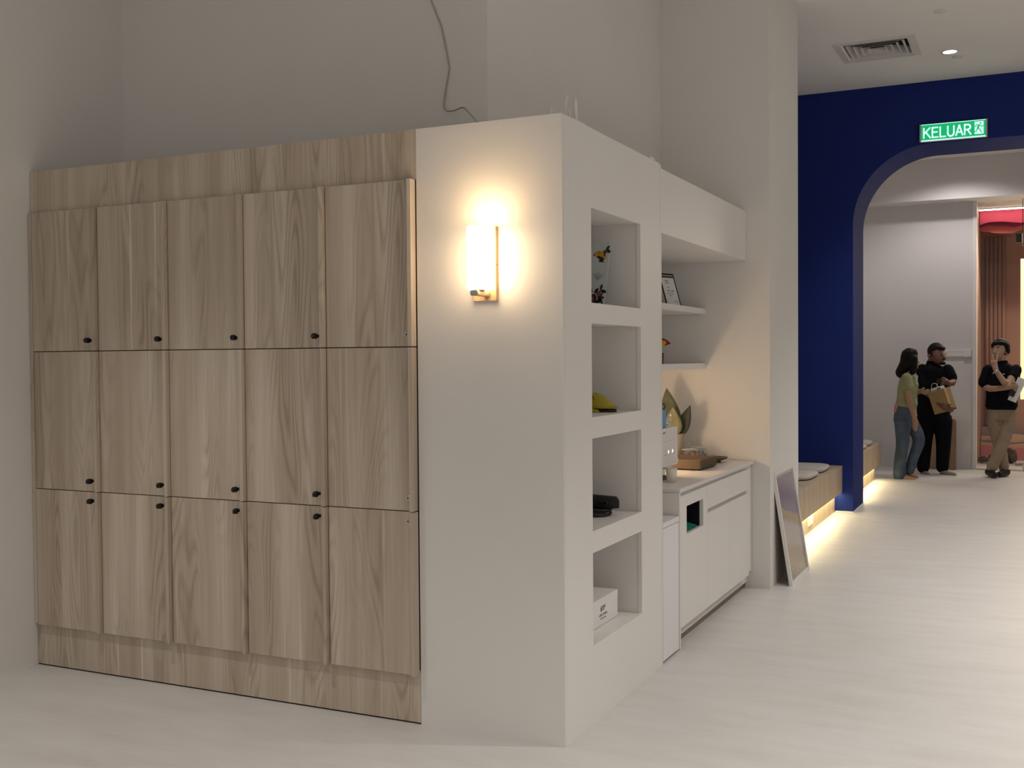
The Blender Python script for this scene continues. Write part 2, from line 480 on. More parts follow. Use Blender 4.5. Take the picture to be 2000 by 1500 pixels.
structure('baseboard_far', box(-0.66, 0.985, YF - 0.012, YF, 0, 0.045), M['wall_grey'])
# skirting bead on the left wall
structure('baseboard_left', box(XL, XL + 0.006, -7.0, -0.03, 0, 0.008), M['white'])
structure('wall_arch_room_right', box(5.9, 6.05, YA1, 14.6, 0, CEIL), M['wall_grey'])

structure('wall_light_blocker', box(6.05, 6.2, 1.5, YA0, 0, CEIL), M['wall'])  # unseen partial wall, added to cut ambient light from the right
# room behind the glass
structure('wall_display', box(1.02, 6.0, 14.2, 14.35, 0, 3.9), M['peach'])
structure('wall_display_left', box(0.9, 1.02, YF + 0.15, 14.35, 0, 3.9), M['peach'])
structure('ceiling_display', box(0.9, 6.0, YF, 14.35, 3.668, 3.72), M['wall'])
ribs = thing('fluted_panel', 'terracotta fluted wall panel behind the glass, left of the lit cream panel', 'panel', (1.3, 14.166, 0.45))
rib_me = None
for k in range(5):
    bm = bmesh.new()
    lathe(bm, [(0.028, 0), (0.028, 2.9)], 14)
    if rib_me is None:
        o = finish('rib', bm, M['peach_dark'], ribs, (-0.20 + k * 0.058, -0.005, 0), True); rib_me = o.data
    else:
        bm.free(); o = bpy.data.objects.new('rib', rib_me); o.location = (-0.20 + k * 0.058, -0.005, 0); link(o, ribs)

def wave(name, m, x0, x1, ya, yb, ztop, zbot, f_top=None, f_bot=None, n=40):
    bm = bmesh.new(); xs = [x0 + (x1 - x0) * k / n for k in range(n + 1)]
    poly = [(x, ztop + (f_top(x) if f_top else 0)) for x in xs] + [(x, zbot + (f_bot(x) if f_bot else 0)) for x in reversed(xs)]
    prism(bm, poly, 'y', ya, yb)
    return bm
vl = thing('wave_valance', 'layered raspberry and coral wave valance hanging behind the glass', 'valance', (3.2, 13.3, 3.66))
for nm, mm, y, zt, zb, am, ph in (('red_layer', 'wave_red', 13.20, 3.655, 3.475, 0.018, 0.2),
                                  ('plum_layer', 'wave_plum', 13.26, 3.6, 3.425, 0.020, 1.2),
                                  ('coral_layer', 'wave_coral', 13.32, 3.6, 3.345, 0.026, 2.3)):
    finish(nm, wave(nm, None, 1.03, 5.5, y, y + 0.03, zt, zb, None, lambda x, am=am, ph=ph: am * math.sin(x * 11 + ph) + 0.4 * am * math.sin(x * 23 + ph)), M[mm], vl, world=True)
cv = thing('cove_light', 'thin bright light line above the raspberry wave valance', 'light', (3.2, 13.06, 3.665))
finish('led_strip', box(1.03, 5.5, 13.03, 13.07, 3.640, 3.652), M['led_white'], cv, world=True)
finish('profile', box(1.03, 5.5, 13.02, 13.08, 3.652, 3.668), M['white'], cv, world=True)
ls = thing('wave_scenery', 'low layered cut-out hills in pink, sand and mauve behind the rocks', 'scenery', (3.0, 13.8, 0))
for nm, mm, y, zt, am, fr, ph in (('mauve_hill', 'wave_mauve', 14.02, 0.455, 0.03, 3.2, 0.3), ('sand_hill', 'wave_sand', 13.94, 0.36, 0.022, 4.1, 2.0),
                                  ('mauve_hill', 'wave_mauve', 13.88, 0.275, 0.018, 5.0, 2.6),
                                  ('sand_hill', 'wave_sand', 13.82, 0.245, 0.015, 4.0, 0.1), ('pink_hill', 'wave_pink', 13.76, 0.20, 0.02, 3.4, 1.0)):
    finish(nm, wave(nm, None, 1.03, 5.5, y, y + 0.03, zt, 0.0, lambda x, am=am, ph=ph, fr=fr: am * math.sin(x * fr * 2 + ph)), M[mm], ls, world=True)
lb = thing('light_panel', 'tall glowing cream light panel at the right picture edge', 'light', (1.95, 13.05, 0.93))
finish('diffuser', box(1.575, 2.35, 13.0, 13.02, 0.94, 2.92), M['lightbox'], lb, world=True)
finish('frame', box(1.570, 2.355, 13.021, 13.06, 0.935, 2.925), M['white'], lb, world=True)
finish('stand', box(1.90, 2.02, 13.02, 13.06, 0.0, 0.94), M['white'], lb, world=True)

# glass front: one fixed pane, one door leaf with a patch fitting
gp = finish('window_1', box(1.036, 1.597, 12.14, 12.152, 0.02, 3.665), M['pane']); gp['kind'] = 'structure'
gd = finish('door_1', box(1.606, 2.75, 12.14, 12.152, 0.02, 3.62), M['pane']); gd['kind'] = 'structure'
finish('patch_fitting', box(1.615, 1.70, 12.115, 12.178, 3.05, 3.20, 0.004), M['black'], gd)
finish('bottom_rail', box(1.606, 2.75, 12.12, 12.172, 0.005, 0.09, 0.003), M['steel'], gd)
pf = finish('patch_fitting', box(1.52, 1.594, 12.115, 12.178, 3.075, 3.195, 0.004), M['black'], gp)
finish('edge_seal', box(1.5975, 1.6055, 12.138, 12.154, 3.2, 3.665), M['black'], gp)
finish('bottom_channel', box(1.036, 1.597, 12.135, 12.157, 0.0, 0.02), M['steel'], gp)

# rocks and dry roots along the glass
def rock(seed, r, sc):
    rnd = random.Random(seed); bm = bmesh.new()
    bmesh.ops.create_icosphere(bm, subdivisions=3, radius=r)
    off = [Vector((rnd.uniform(-1, 1), rnd.uniform(-1, 1), rnd.uniform(-1, 1))).normalized() for _ in range(14)]
    for v in bm.verts:
        d = v.co.normalized(); k = 1.0
        for q in off: k -= 0.75 * max(0, d.dot(q) - 0.62)
        v.co = Vector((d.x * sc[0], d.y * sc[1], d.z * sc[2])) * r * k * (1 + rnd.uniform(-0.03, 0.03))
    zmin = min(v.co.z for v in bm.verts)
    for v in bm.verts: v.co.z -= zmin
    return bm
rocks = [(1.09, 13.20, 0.085, (1.3, 1, .8), 'stone', 'dark rock nearest the white wall edge, at the foot of the glass'),
         (1.22, 13.28, 0.07, (1.1, 1, 1.1), 'stone', 'rounded dark rock beside the rock nearest the wall edge'),
         (1.33, 13.15, 0.06, (1.4, 1, .6), 'stone_pale', 'flat pale rock lying left of the young man\'s shoes'),
         (1.46, 13.25, 0.11, (.9, 1, 1.2), 'stone', 'largest dark rock, seen right of the young man\'s ankles'),
         (1.68, 13.36, 0.08, (1.2, 1, 1.0), 'stone_pale', 'pale brown rock right of the largest dark rock'),
         (1.86, 13.2, 0.075, (1.2, 1, 1.0), 'stone', 'dark rock behind the glass door at the picture edge')]
for i, (x, y, r, sc, mm, lab) in enumerate(rocks):
    o = finish('rock', rock(i + 3, r, sc), M[mm], None, (x, y, 0)); tag(o, lab, 'rock', 'rocks along the glass front')
for i, (x, y, lab) in enumerate([(1.18, 13.02, 'twisted dry root lying before the rocks near the wall edge'), (1.52, 12.95, 'twisted dry root lying before the largest dark rock')]):
    bm = bmesh.new(); rnd = random.Random(i)
    for q in range(5):
        p = Vector((0, 0, 0.02)); pts = []
        a = rnd.uniform(0, 2 * PI)
        for s in range(6):
            pts.append(p.copy()); a += rnd.uniform(-.5, .5)
            p += Vector((math.cos(a) * .03, math.sin(a) * .015, rnd.uniform(-.004, .012))); p.z = max(p.z, .01)
        tube(bm, pts, [0.011, .010, .009, .007, .005, .003], 6)
    zmin = min(v.co.z for v in bm.verts)
    for v in bm.verts: v.co.z -= zmin
    o = finish('dry_root', bm, M['stone_pale'], None, (x, y, 0), True); tag(o, lab, 'root', 'dry roots before the rocks')

# ================================================================== ceiling fittings
def diffuser(cx, cy, half):
    t = thing('air_diffuser', 'square white four-way air diffuser in the ceiling before the blue wall', 'vent', (cx, cy, CEIL))
    def ring(bm, a, za, b, zb):
        A = [bm.verts.new((sx * a, sy * a, za)) for sx, sy in ((-1, -1), (1, -1), (1, 1), (-1, 1))]
        B = [bm.verts.new((sx * b, sy * b, zb)) for sx, sy in ((-1, -1), (1, -1), (1, 1), (-1, 1))]
        return [bm.faces.new((A[k], A[(k + 1) % 4], B[(k + 1) % 4], B[k])) for k in range(4)]
    bm = bmesh.new()
    ring(bm, half, 0, half, -0.008); ring(bm, half, -0.008, half - 0.055, -0.012); ring(bm, half - 0.055, -0.012, half - 0.058, 0.066)
    finish('frame', bm, M['vent'], t)
    finish('throat', box(-half + .05, half - .05, -half + .05, half - .05, 0.066, 0.07), M['dark_gap'], t)  # dark sheet close above the blades: gloom of the deep duct as colour
    for k in range(4):
        a = half - 0.092 - k * 0.053
        bm = bmesh.new()
        ring(bm, a, -0.008, a - 0.020, -0.0055)
        for f_ in ring(bm, a - 0.020, -0.0055, a - 0.0405, 0.062): f_.material_index = 1      # duct side: shade between the blades put in as dark colour
        ring(bm, a, -0.008, a - 0.001, -0.0065); ring(bm, a - 0.001, -0.0065, a - 0.0205, -0.004); ring(bm, a - 0.0215, -0.005, a - 0.0425, 0.062)
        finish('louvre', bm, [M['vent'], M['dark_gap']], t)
    a = half - 0.092 - 4 * 0.053
    bm = bmesh.new(); ring(bm, a, -0.006, 0.008, 0.02); bx(bm, -0.008, 0.008, -0.008, 0.008, 0.016, 0.024)
    finish('centre_plate', bm, M['vent'], t)
diffuser(0.495, 5.905, 0.33)
# the ceiling needs a hole where the diffuser sits: cut the slab by building it around the opening
bpy.data.objects.remove(bpy.data.objects['ceiling'], do_unlink=True)
bm = bmesh.new()
hx0, hx1, hy0, hy1 = 0.495 - .26, 0.495 + .26, 5.905 - .26, 5.905 + .26
for (x0, x1, y0, y1) in ((-3.2, 6.2, -7.0, hy0), (-3.2, 6.2, hy1, YF), (-3.2, hx0, hy0, hy1), (hx1, 6.2, hy0, hy1)):
    bx(bm, x0, x1, y0, y1, CEIL, CEIL + 0.15)
structure('ceiling', bm, M['ceiling'])

t = thing('downlight', 'small round lit downlight in the ceiling above the exit sign', 'light', (1.052, 6.27, CEIL))
bm = bmesh.new(); lathe(bm, [(0.058, 0), (0.075, -0.002), (0.073, -0.006), (0.058, -0.004), (0.054, 0.0)], 32, cap=False)
finish('trim_ring', bm, M['vent'], t, smooth=True)
bm = bmesh.new(); lathe(bm, [(0.0, -0.0025), (0.056, -0.0025), (0.056, -0.0005), (0, -0.0005)], 32, cap=False)
finish('lens', bm, M['led_white'], t)
for nm, x, y, lab in (('smoke_detector', 1.104, 6.478, 'flat grey round detector right of the lit downlight'),
                      ('sprinkler_cover', 1.058, 5.03, 'faint white round sprinkler cover near the top picture edge')):
    t = thing(nm, lab, 'detector', (x, y, CEIL))
    bm = bmesh.new(); lathe(bm, [(0.0, -0.010), (0.030, -0.010), (0.045, -0.006), (0.047, 0.0)], 28)
    finish('cover', bm, M['wall'] if nm[0] == 's' and nm[1] == 'p' else M['vent'], t, smooth=True)
    bm = bmesh.new(); lathe(bm, [(0.0, -0.014), (0.009, -0.014), (0.011, -0.009)], 16)
    finish('centre_button', bm, M['vent'], t)

# ================================================================== exit sign
ES = thing('exit_sign', 'green backlit KELUAR exit sign with running figure on the blue wall', 'sign', (1.022, YA0, 3.635))
sw, sh, yf = 0.298, 0.162, -0.055
finish('housing', box(-sw, sw, yf + 0.008, -0.002, 0, sh, 0.003), M['white'], ES)
finish('face_panel', box(-sw + .012, sw - .012, yf, yf + .0075, 0.012, sh - .006), M['sign_green'], ES)
bm = bmesh.new(); bx(bm, -sw - .004, -sw + .011, yf - .004, -0.002, -.003, sh + .003, 0.002); finish('end_cap', bm, M['steel'], ES)
bm = bmesh.new(); bx(bm, sw - .011, sw + .004, yf - .004, -0.002, -.003, sh + .003, 0.002); finish('end_cap', bm, M['steel'], ES)
finish('light_bar', box(-sw + .012, sw - .012, yf - .003, yf + .006, 0.0, 0.011), M['sign_white'], ES)
finish('top_bar', box(-sw + .012, sw - .012, yf - .002, yf + .006, sh - .0055, sh), M['sign_white'], ES)

def strokes(bm, lines, wd, y0, y1):
    for ln in lines:
        for (a, b) in zip(ln, ln[1:]):
            a, b = Vector(a), Vector(b); d = (b - a).normalized(); n = Vector((-d.y, d.x)) * wd / 2
            e = d * wd * 0.18
            prism(bm, [tuple(a - e + n), tuple(a - e - n), tuple(b + e - n), tuple(b + e + n)], 'y', y0, y1)
LET = {'K': ([[(0, 0), (0, 1)], [(.62, 1), (.06, .46)], [(.2, .58), (.66, 0)]], .66),
       'E': ([[(0, 0), (0, 1)], [(0, .97), (.56, .97)], [(0, .53), (.5, .53)], [(0, .03), (.58, .03)]], .58),
       'L': ([[(0, 0), (0, 1)], [(0, .03), (.55, .03)]], .55),
       'U': ([[(0, 1), (0, .3)], [(0, .3), (.06, .12), (.2, .02), (.4, .02), (.54, .12), (.6, .3)], [(.6, .3), (.6, 1)]], .6),
       'A': ([[(0, 0), (.33, 1)], [(.33, 1), (.66, 0)], [(.12, .33), (.54, .33)]], .66),
       'R': ([[(0, 0), (0, 1)], [(0, .97), (.34, .97), (.5, .9), (.56, .75), (.5, .58), (.34, .5), (0, .5)], [(.28, .48), (.6, 0)]], .6),
       'C': ([[(.6, .86), (.44, .98), (.24, .98), (.07, .82), (0, .5), (.07, .18), (.24, .02), (.44, .02), (.6, .14)]], .6)}
x = -0.262; hgt = 0.098; z0 = 0.030; cw = 0.92
for ch in 'KELUAR':
    ln, wd = LET[ch]
    bm = bmesh.new()
    strokes(bm, [[(x + p[0] * hgt * cw, z0 + p[1] * hgt) for p in l] for l in ln], 0.0145, yf - .0015, yf - .0002)
    finish('letter', bm, M['sign_white'], ES)
    x += wd * hgt * cw + 0.018
bm = bmesh.new(); bx(bm, 0.190, 0.268, yf - .0012, yf - .0002, 0.028, 0.146)
finish('pictogram_door', bm, M['sign_white'], ES)
bm = bmesh.new()
strokes(bm, [[(.226, .112), (.215, .083)], [(.228, .110), (.205, .114), (.196, .097)], [(.236, .113), (.249, .098), (.266, .100)],
             [(.217, .085), (.206, .056), (.186, .052)], [(.219, .085), (.238, .066), (.250, .040)]], 0.0085, yf - .0026, yf - .0013)
strokes(bm, [[(.229, .113), (.216, .080)]], 0.017, yf - .0027, yf - .0013)
lathe(bm, [(0, 0), (.0082, 0), (.0082, .0013), (0, .0013)], 14)
for v in bm.verts:
    if abs(v.co.x) < .0085 and abs(v.co.y) < .0085 and v.co.z < .002 and v.co.y > yf + .03:
        v.co = Vector((v.co.x + .241, yf - .0013 - v.co.z, v.co.y + .129))
finish('running_figure', bm, M['sign_green'], ES)
# ================================================================== lockers
LK = thing('locker_bank', 'wood-grain built-in locker bank of fifteen doors left of the white block', 'locker', (-1.82, 0.0, 0.0))
WX0, WX1 = XL + 0.003, -0.674
finish('top_panel', box(WX0, WX1, 0.0, 0.018, 2.338, 2.55, 0.001), M['wood'], LK, world=True)
finish('plinth', box(WX0, WX1, 0.0, 0.018, 0.007, 0.232, 0.001), M['wood'], LK, world=True)
finish('carcass', box(WX0, WX1, 0.019, 0.60, 0.03, 2.53), M['dark_gap'], LK, world=True)
finish('filler_strip', box(WX0, -2.9455, -0.0175, 0.018, 0.220, 2.334, 0.001), M['wood'], LK, world=True)
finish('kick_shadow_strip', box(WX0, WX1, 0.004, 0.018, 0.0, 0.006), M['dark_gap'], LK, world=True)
PITCH = 0.4537
ROWS = [(1.6275, 2.336), (0.9235, 1.6235), (0.216, 0.9195)]
RX = [-0.676 - PITCH * (4 - c) for c in range(5)]
ordc = ['first', 'second', 'third', 'fourth', 'rightmost']
rown = ['top', 'middle', 'bottom']
door_me, lip_me, lock_me = {}, {}, None
def lock_bm():
    bm = bmesh.new(); lathe(bm, [(0.0, 0), (0.0125, 0), (0.0125, 0.003), (0.0105, 0.0045), (0.0085, 0.003), (0.0085, 0.0015), (0, .0015)], 24)
    bmesh.ops.rotate(bm, cent=(0, 0, 0), matrix=Matrix.Rotation(PI / 2, 3, 'X'), verts=bm.verts)
    return bm
def plug_bm():
    bm = bmesh.new(); lathe(bm, [(0.0, 0), (0.0078, 0), (0.0078, 0.004), (0.007, 0.0045), (0, .0045)], 20)
    bmesh.ops.rotate(bm, cent=(0, 0, 0), matrix=Matrix.Rotation(PI / 2, 3, 'X'), verts=bm.verts)
    return bm
def inst(name, me, parent, loc):
    o = bpy.data.objects.new(name, me); o.location = loc
    return link(o, parent)
lock_o = plug_o = slot_o = None
LOCKS = []
for c in range(5):
    for r, (z0, z1) in enumerate(ROWS):
        w_, h_ = PITCH - 0.004, z1 - z0
        loc = Vector((RX[c], 0, z0)) - LK.location
        if r not in door_me:
            d = finish('door', box(-w_, -0.0205, -0.020, -0.002, 0, h_, 0.0008, 1), M['wood'], LK, loc)
            lp = finish('pull_lip', box(-0.020, 0.0, -0.044, -0.002, 0.0, h_, 0.0012, 1), M['wood'], d, (0, 0, 0))
            door_me[r], lip_me[r] = d.data, lp.data
        else:
            d = inst('door', door_me[r], LK, loc); inst('pull_lip', lip_me[r], d, (0, 0, 0))
        zl = {0: 0.0505, 1: 0.0545, 2: h_ - 0.041}[r]
        lx = -0.036
        if lock_o is None:
            lock_o = finish('lock_ring', lock_bm(), M['chrome'], d, (lx, -0.020, zl), True)
            plug_o = finish('lock_plug', plug_bm(), M['steel'], d, (lx, -0.020, zl), True)
            slot_o = finish('keyhole', box(-0.0045, 0.0015, -0.0052, -0.0044, -0.003, 0.003), M['black'], d, (lx, -0.020, zl))
        else:
            inst('lock_ring', lock_o.data, d, (lx, -0.020, zl)); inst('lock_plug', plug_o.data, d, (lx, -0.020, zl))
            inst('keyhole', slot_o.data, d, (lx, -0.020, zl))
        LOCKS.append((c, r, RX[c] + lx, z0 + zl))
def key_thing():
    t = thing('key', '', 'key', (0, 0, 0))
    bm = bmesh.new()
    lathe(bm, [(0.0, 0.0), (0.0068, 0.0), (0.0075, 0.004), (0.0075, 0.010), (0, .011)], 16)
    bmesh.ops.rotate(bm, cent=(0, 0, 0), matrix=Matrix.Rotation(PI / 2, 3, 'X'), verts=bm.verts)
    finish('collar', bm, M['black'], t, smooth=True)
    prof = []
    for k in range(24):
        a = 2 * PI * k / 24; ca, sa = math.cos(a), math.sin(a)
        prof.append((-0.031 + 0.0205 * abs(ca) ** .75 * (1 if ca > 0 else -1), 0.0130 * abs(sa) ** .75 * (1 if sa > 0 else -1)))
    bm = bmesh.new(); prism(bm, prof, 'x', -0.0045, 0.0045)
    es = [e for e in bm.edges if abs(e.verts[0].co.x - e.verts[1].co.x) < 1e-6]
    bmesh.ops.bevel(bm, geom=es, offset=0.0018, segments=2, affect='EDGES')
    finish('key_head', bm, M['black'], t, smooth=True)
    bm = bmesh.new()
    tube(bm, [(0.010 * math.sin(2 * PI * k / 20), -0.043 + 0.002 * math.cos(2 * PI * k / 20), -0.019 + 0.011 * math.cos(2 * PI * k / 20)) for k in range(20)], 0.0007, 6, True)
    finish('key_ring', bm, M['chrome'], t, smooth=True)
    return t
key0 = None
for c, r, x, z in LOCKS:
    if c == 4: continue
    lab = 'black-headed key in the %s row locker lock, %s column from the left' % (rown[r], ordc[c])
    if key0 is None:
        k = key0 = key_thing()
    else:
        k = copy_tree(key0)
    k.location = (x, -0.0246, z); k.rotation_euler = (0, random.uniform(-.12, .12), random.uniform(-.08, .1))
    k['label'] = lab; k['category'] = 'key'; k['group'] = 'keys left in the locker locks'

# ================================================================== white block with niches
CB = thing('display_block', 'tall white block with four open niches and a wall lamp', 'cabinet', (-0.336, 0.65, 0.0))
YW = 1.30
def P(name, bm, m='white', par=None): return finish(name, bm, M[m], par or CB, world=True)
P('front_panel', box(-0.672, -0.0005, 0.0, 0.018, 0.0, 2.55))
NY0, NY1 = 0.317, 0.968
NZ = [(1.808, 2.212), (1.318, 1.72), (0.829, 1.227), (0.336, 0.735)]
bm = bmesh.new()
T = 0.02
cuts = [0.0] + [z for lo, hi in reversed(NZ) for z in (lo, hi)] + [2.55]
def quad_panel(bm, yc, zc, holes, x0, x1):
    """flat panel between planes x0,x1 on a y/z grid with rectangular holes and real jambs"""
    V = {}
    def vert(i, j, s):
        if (i, j, s) not in V: V[(i, j, s)] = bm.verts.new(((x0, x1)[s], yc[i], zc[j]))
        return V[(i, j, s)]
    solid = lambda i, j: 0 <= i < len(yc) - 1 and 0 <= j < len(zc) - 1 and (i, j) not in holes
    for i in range(len(yc) - 1):
        for j in range(len(zc) - 1):
            if not solid(i, j): continue
            for s in (0, 1): bm.faces.new((vert(i, j, s), vert(i + 1, j, s), vert(i + 1, j + 1, s), vert(i, j + 1, s)))
            if not solid(i - 1, j): bm.faces.new([vert(i, j, 0), vert(i, j, 1), vert(i, j + 1, 1), vert(i, j + 1, 0)])
            if not solid(i + 1, j): bm.faces.new([vert(i + 1, j, 0), vert(i + 1, j, 1), vert(i + 1, j + 1, 1), vert(i + 1, j + 1, 0)])
            if not solid(i, j - 1): bm.faces.new([vert(i, j, 0), vert(i, j, 1), vert(i + 1, j, 1), vert(i + 1, j, 0)])
            if not solid(i, j + 1): bm.faces.new([vert(i, j + 1, 0), vert(i, j + 1, 1), vert(i + 1, j + 1, 1), vert(i + 1, j + 1, 0)])
quad_panel(bm, [0.0183, NY0, NY1, 1.280], cuts, {(1, 1), (1, 3), (1, 5), (1, 7)}, -T, 0.0)
P('side_panel', bm)
P('end_panel', box(-0.60, 0.0, 1.2825, YW, 0.0, 2.545))
P('top_panel', box(-0.672, -T - .001, 0.0185, 1.28, 2.53, 2.549))
for lo, hi in NZ:                            # lining of each niche
    bm = bmesh.new()
    D = -0.42; e = 0.004
    bx(bm, D, -T - .0005, NY1 + e, NY1 + e + .012, lo - e, hi + e)
    bx(bm, D, -T - .0005, NY0 - e - .012, NY0 - e, lo - e, hi + e)
    bx(bm, D - .012, D, NY0 - e - .012, NY1 + e + .012, lo - e - .012, hi + e + .012)
    n = P('niche', bm)
    finish('niche_floor', box(D, -T - .0005, NY0 - e - .012, NY1 + e + .012, lo - .016, lo - .0015), M['white'], n, world=True)
    finish('niche_ceiling', box(D, -T - .0005, NY0 - e - .012, NY1 + e + .012, hi + e, hi + e + .012), M['white'], n, world=True)

# wall lamp on the block
WL = thing('wall_lamp', 'lit wall lamp with white glass cylinder on an oak back plate', 'lamp', (-0.337, 0.0, 1.81))
P('back_plate', box(-0.392, -0.2855, -0.023, -0.0008, 1.810, 2.112, 0.0015), 'oak', WL)
P('plate_screw', box(-0.2856, -0.2848, -0.014, -0.010, 1.955, 1.962), 'black', WL)
bm = bmesh.new()
pts = []
for k in range(24):
    a = 2 * PI * k / 24
    u = 0.0075 * math.cos(a) + (0.0085 if math.cos(a) >= 0 else -0.0085); v = 0.0115 * math.sin(a)
    pts.append((-0.327 + u * 1.05, 1.8375 + v))
prism(bm, pts, 'y', -0.138, -0.0225)
P('bracket_arm', bm, 'oak', WL)
bm = bmesh.new(); prism(bm, [(-0.327 + (p[0] + .327) * 1.02, 1.8375 + (p[1] - 1.8375) * 1.02) for p in pts], 'y', -0.1405, -0.1381)
P('arm_cap', bm, 'steel', WL)
SX, SY = -0.320, -0.095
bm = bmesh.new()
lathe(bm, [(0.0, 1.852), (0.052, 1.852), (0.0555, 1.856), (0.0555, 2.104), (0.0535, 2.106), (0.0515, 2.104), (0.0515, 1.858), (0, 1.857)], 48, SX, SY, cap=False)
P('glass_shade', bm, 'shade', WL)
bm = bmesh.new(); lathe(bm, [(0.0, 1.8495), (0.030, 1.8495), (0.030, 1.852), (0, 1.852)], 24, SX, SY, cap=False)
P('shade_holder', bm, 'steel', WL)
bm = bmesh.new(); ball(bm, (SX, SY, 2.0), 0.028, 3); lathe(bm, [(.013, 1.858), (.013, 1.985)], 14, SX, SY)
P('bulb', bm, 'bulb', WL)
point('wall_lamp_light', (SX, SY, 2.06), 0.4, (1, 0.70, 0.40), 0.028)

# cable, router and small box on the block
tag(finish('cable', tube(bmesh.new(), [(-1.02, 0.645, 3.50), (-0.952, 0.644, 3.316), (-0.897, 0.644, 3.185), (-0.87, 0.644, 3.059), (-0.856, 0.644, 2.983), (-0.868, 0.643, 2.92), (-0.877, 0.642, 2.88),
    (-0.886, 0.640, 2.82), (-0.882, 0.63, 2.79), (-0.859, 0.62, 2.770), (-0.82, .60, 2.762), (-0.783, 0.57, 2.757), (-0.73, 0.52, 2.752), (-0.68, 0.46, 2.735), (-0.62, 0.40, 2.69), (-0.54, 0.34, 2.62), (-0.46, 0.30, 2.565), (-0.36, 0.27, 2.556), (-0.20, 0.26, 2.557)], 0.0032, 8), M['pot'], None, smooth=True),
    'thin slack cable hanging down the wall to the block top', 'cable')
RT = thing('router', 'white router with four aerials on top of the white block', 'router', (-0.10, 0.26, 2.5495))
finish('case', box(-0.11, 0.075, -0.07, 0.07, 0.0, 0.022, 0.006), M['white'], RT)
for (x, y, z1, lean, rr) in ((-0.052, -0.01, 0.086, 0.0, .0045), (0.008, -0.01, 0.131, 0.012, .0045), (0.032, -0.005, 0.08, 0.0, .0065), (0.062, -0.01, 0.112, -0.004, .0075)):
    bm = bmesh.new(); tube(bm, [(x, y, 0.012), (x + lean * .5, y, z1 * .5), (x + lean, y, z1 - .003), (x + lean, y, z1)], [rr * 1.15, rr, rr, rr * .6], 10)
    finish('aerial', bm, M['white'], RT, smooth=True)
JB = thing('junction_box', 'tiny white box on the block top near its far corner', 'box', (-0.03, 1.165, 2.5495))
finish('body', box(-0.03, 0.028, -0.035, 0.035, 0, 0.010, 0.001), M['white'], JB)
finish('lid', box(-0.032, 0.030, -0.037, 0.037, 0.0101, 0.013, 0.001), M['white_cool'], JB)

# ---- things in the niches
BD = thing('floral_card', 'pale card printed with oranges and red flowers in the top niche', 'card', (-0.20, 0.885, 1.8100))
lean = 0.10
def card_pt(u, v, d=0.0):                     # u across (+x), v up along the leaning card
    return (u, -0.02 + v * lean - d, v)
bm = bmesh.new()
A = [(-0.19, 0), (0.052, 0), (0.074, 0.318), (-0.17, 0.318)]
f0 = [bm.verts.new(card_pt(u, v, 0.0)) for u, v in A]; f1 = [bm.verts.new(card_pt(u, v, -0.006)) for u, v in A]
bm.faces.new(f0); bm.faces.new(f1[::-1])
for i in range(4): bm.faces.new((f0[i], f0[(i + 1) % 4], f1[(i + 1) % 4], f1[i]))
M['card_mint'] = mat('pale_mint_card', (0.56, 0.60, 0.58), 0.6)
finish('board', bm, M['card_mint'], BD)
def flat_leaf(bm, u, v, ang, ln, wd, d=0.0012):
    ca, sa = math.cos(ang), math.sin(ang)
    P_ = []
    for s, t in ((0, 0), (.3, .42), (.6, .45), (1, 0), (.6, -.45), (.3, -.42)):
        a, b_ = s * ln, t * wd
        P_.append((u + a * ca - b_ * sa, v + a * sa + b_ * ca))
    bm.faces.new([bm.verts.new(card_pt(p, q, d)) for p, q in P_])
def flat_disc(bm, u, v, r, d=0.0016, n=14):
    bm.faces.new([bm.verts.new(card_pt(u + r * math.cos(2 * PI * k / n), v + r * math.sin(2 * PI * k / n), d)) for k in range(n)])
rnd = random.Random(5)
bm = bmesh.new()
for (u, v) in ((0.01, 0.272), (0.03, 0.262), (0.052, 0.280), (0.045, 0.235), (0.02, 0.235)):
    for k in range(4): flat_leaf(bm, u, v, rnd.uniform(0, 2 * PI), 0.03, 0.014)
LP1 = bm; bm = bmesh.new()
for (u, v) in ((0.0, 0.07), (0.02, 0.05), (-0.02, 0.04), (0.03, 0.085), (0.01, 0.02), (-0.04, 0.08), (0.035, 0.03), (-0.03, .01), (-.08, .06), (-.1, .03)):
    for k in range(5): flat_leaf(bm, u, v, rnd.uniform(0, 2 * PI), 0.034, 0.016)
M['print_leaf'] = mat('dark_green_print', (0.03, 0.05, 0.035), 0.7)
M['print_orange'] = mat('orange_print', (0.62, 0.30, 0.03), 0.7)
M['print_rose'] = mat('rose_print', (0.34, 0.04, 0.06), 0.7)
M['print_grey'] = mat('faint_grey_print', (0.40, 0.43, 0.41), 0.7)
finish('leaf_print', LP1, M['print_leaf'], BD); finish('leaf_print', bm, M['print_leaf'], BD)
for a in ((0.008, 0.262, 0.0125), (0.030, 0.260, 0.0135), (0.047, 0.245, .008)):
    bm = bmesh.new(); flat_disc(bm, *a); finish('orange_print', bm, M['print_orange'], BD)
for a in ((0.022, 0.070, 0.0125), (-0.018, 0.042, 0.016), (0.052, 0.276, .006), (-.08, .05, .014)):
    bm = bmesh.new(); flat_disc(bm, *a); finish('flower_print', bm, M['print_rose'], BD)
bm = bmesh.new()
for k in range(6): flat_leaf(bm, 0.012, 0.135, 0.6 + k * 0.32, 0.045, 0.007)
finish('sketch_print', bm, M['print_grey'], BD)
bm = bmesh.new(); ln, wd = LET['C']
strokes(bm, [[(-0.052 + p[0] * 0.024, 0.250 + p[1] * 0.024) for p in l] for l in ln], 0.005, 0, 0.0001)
for v in bm.verts: v.co = Vector(card_pt(v.co.x, v.co.z, 0.0014))
finish('letter', bm, M['ink'], BD)

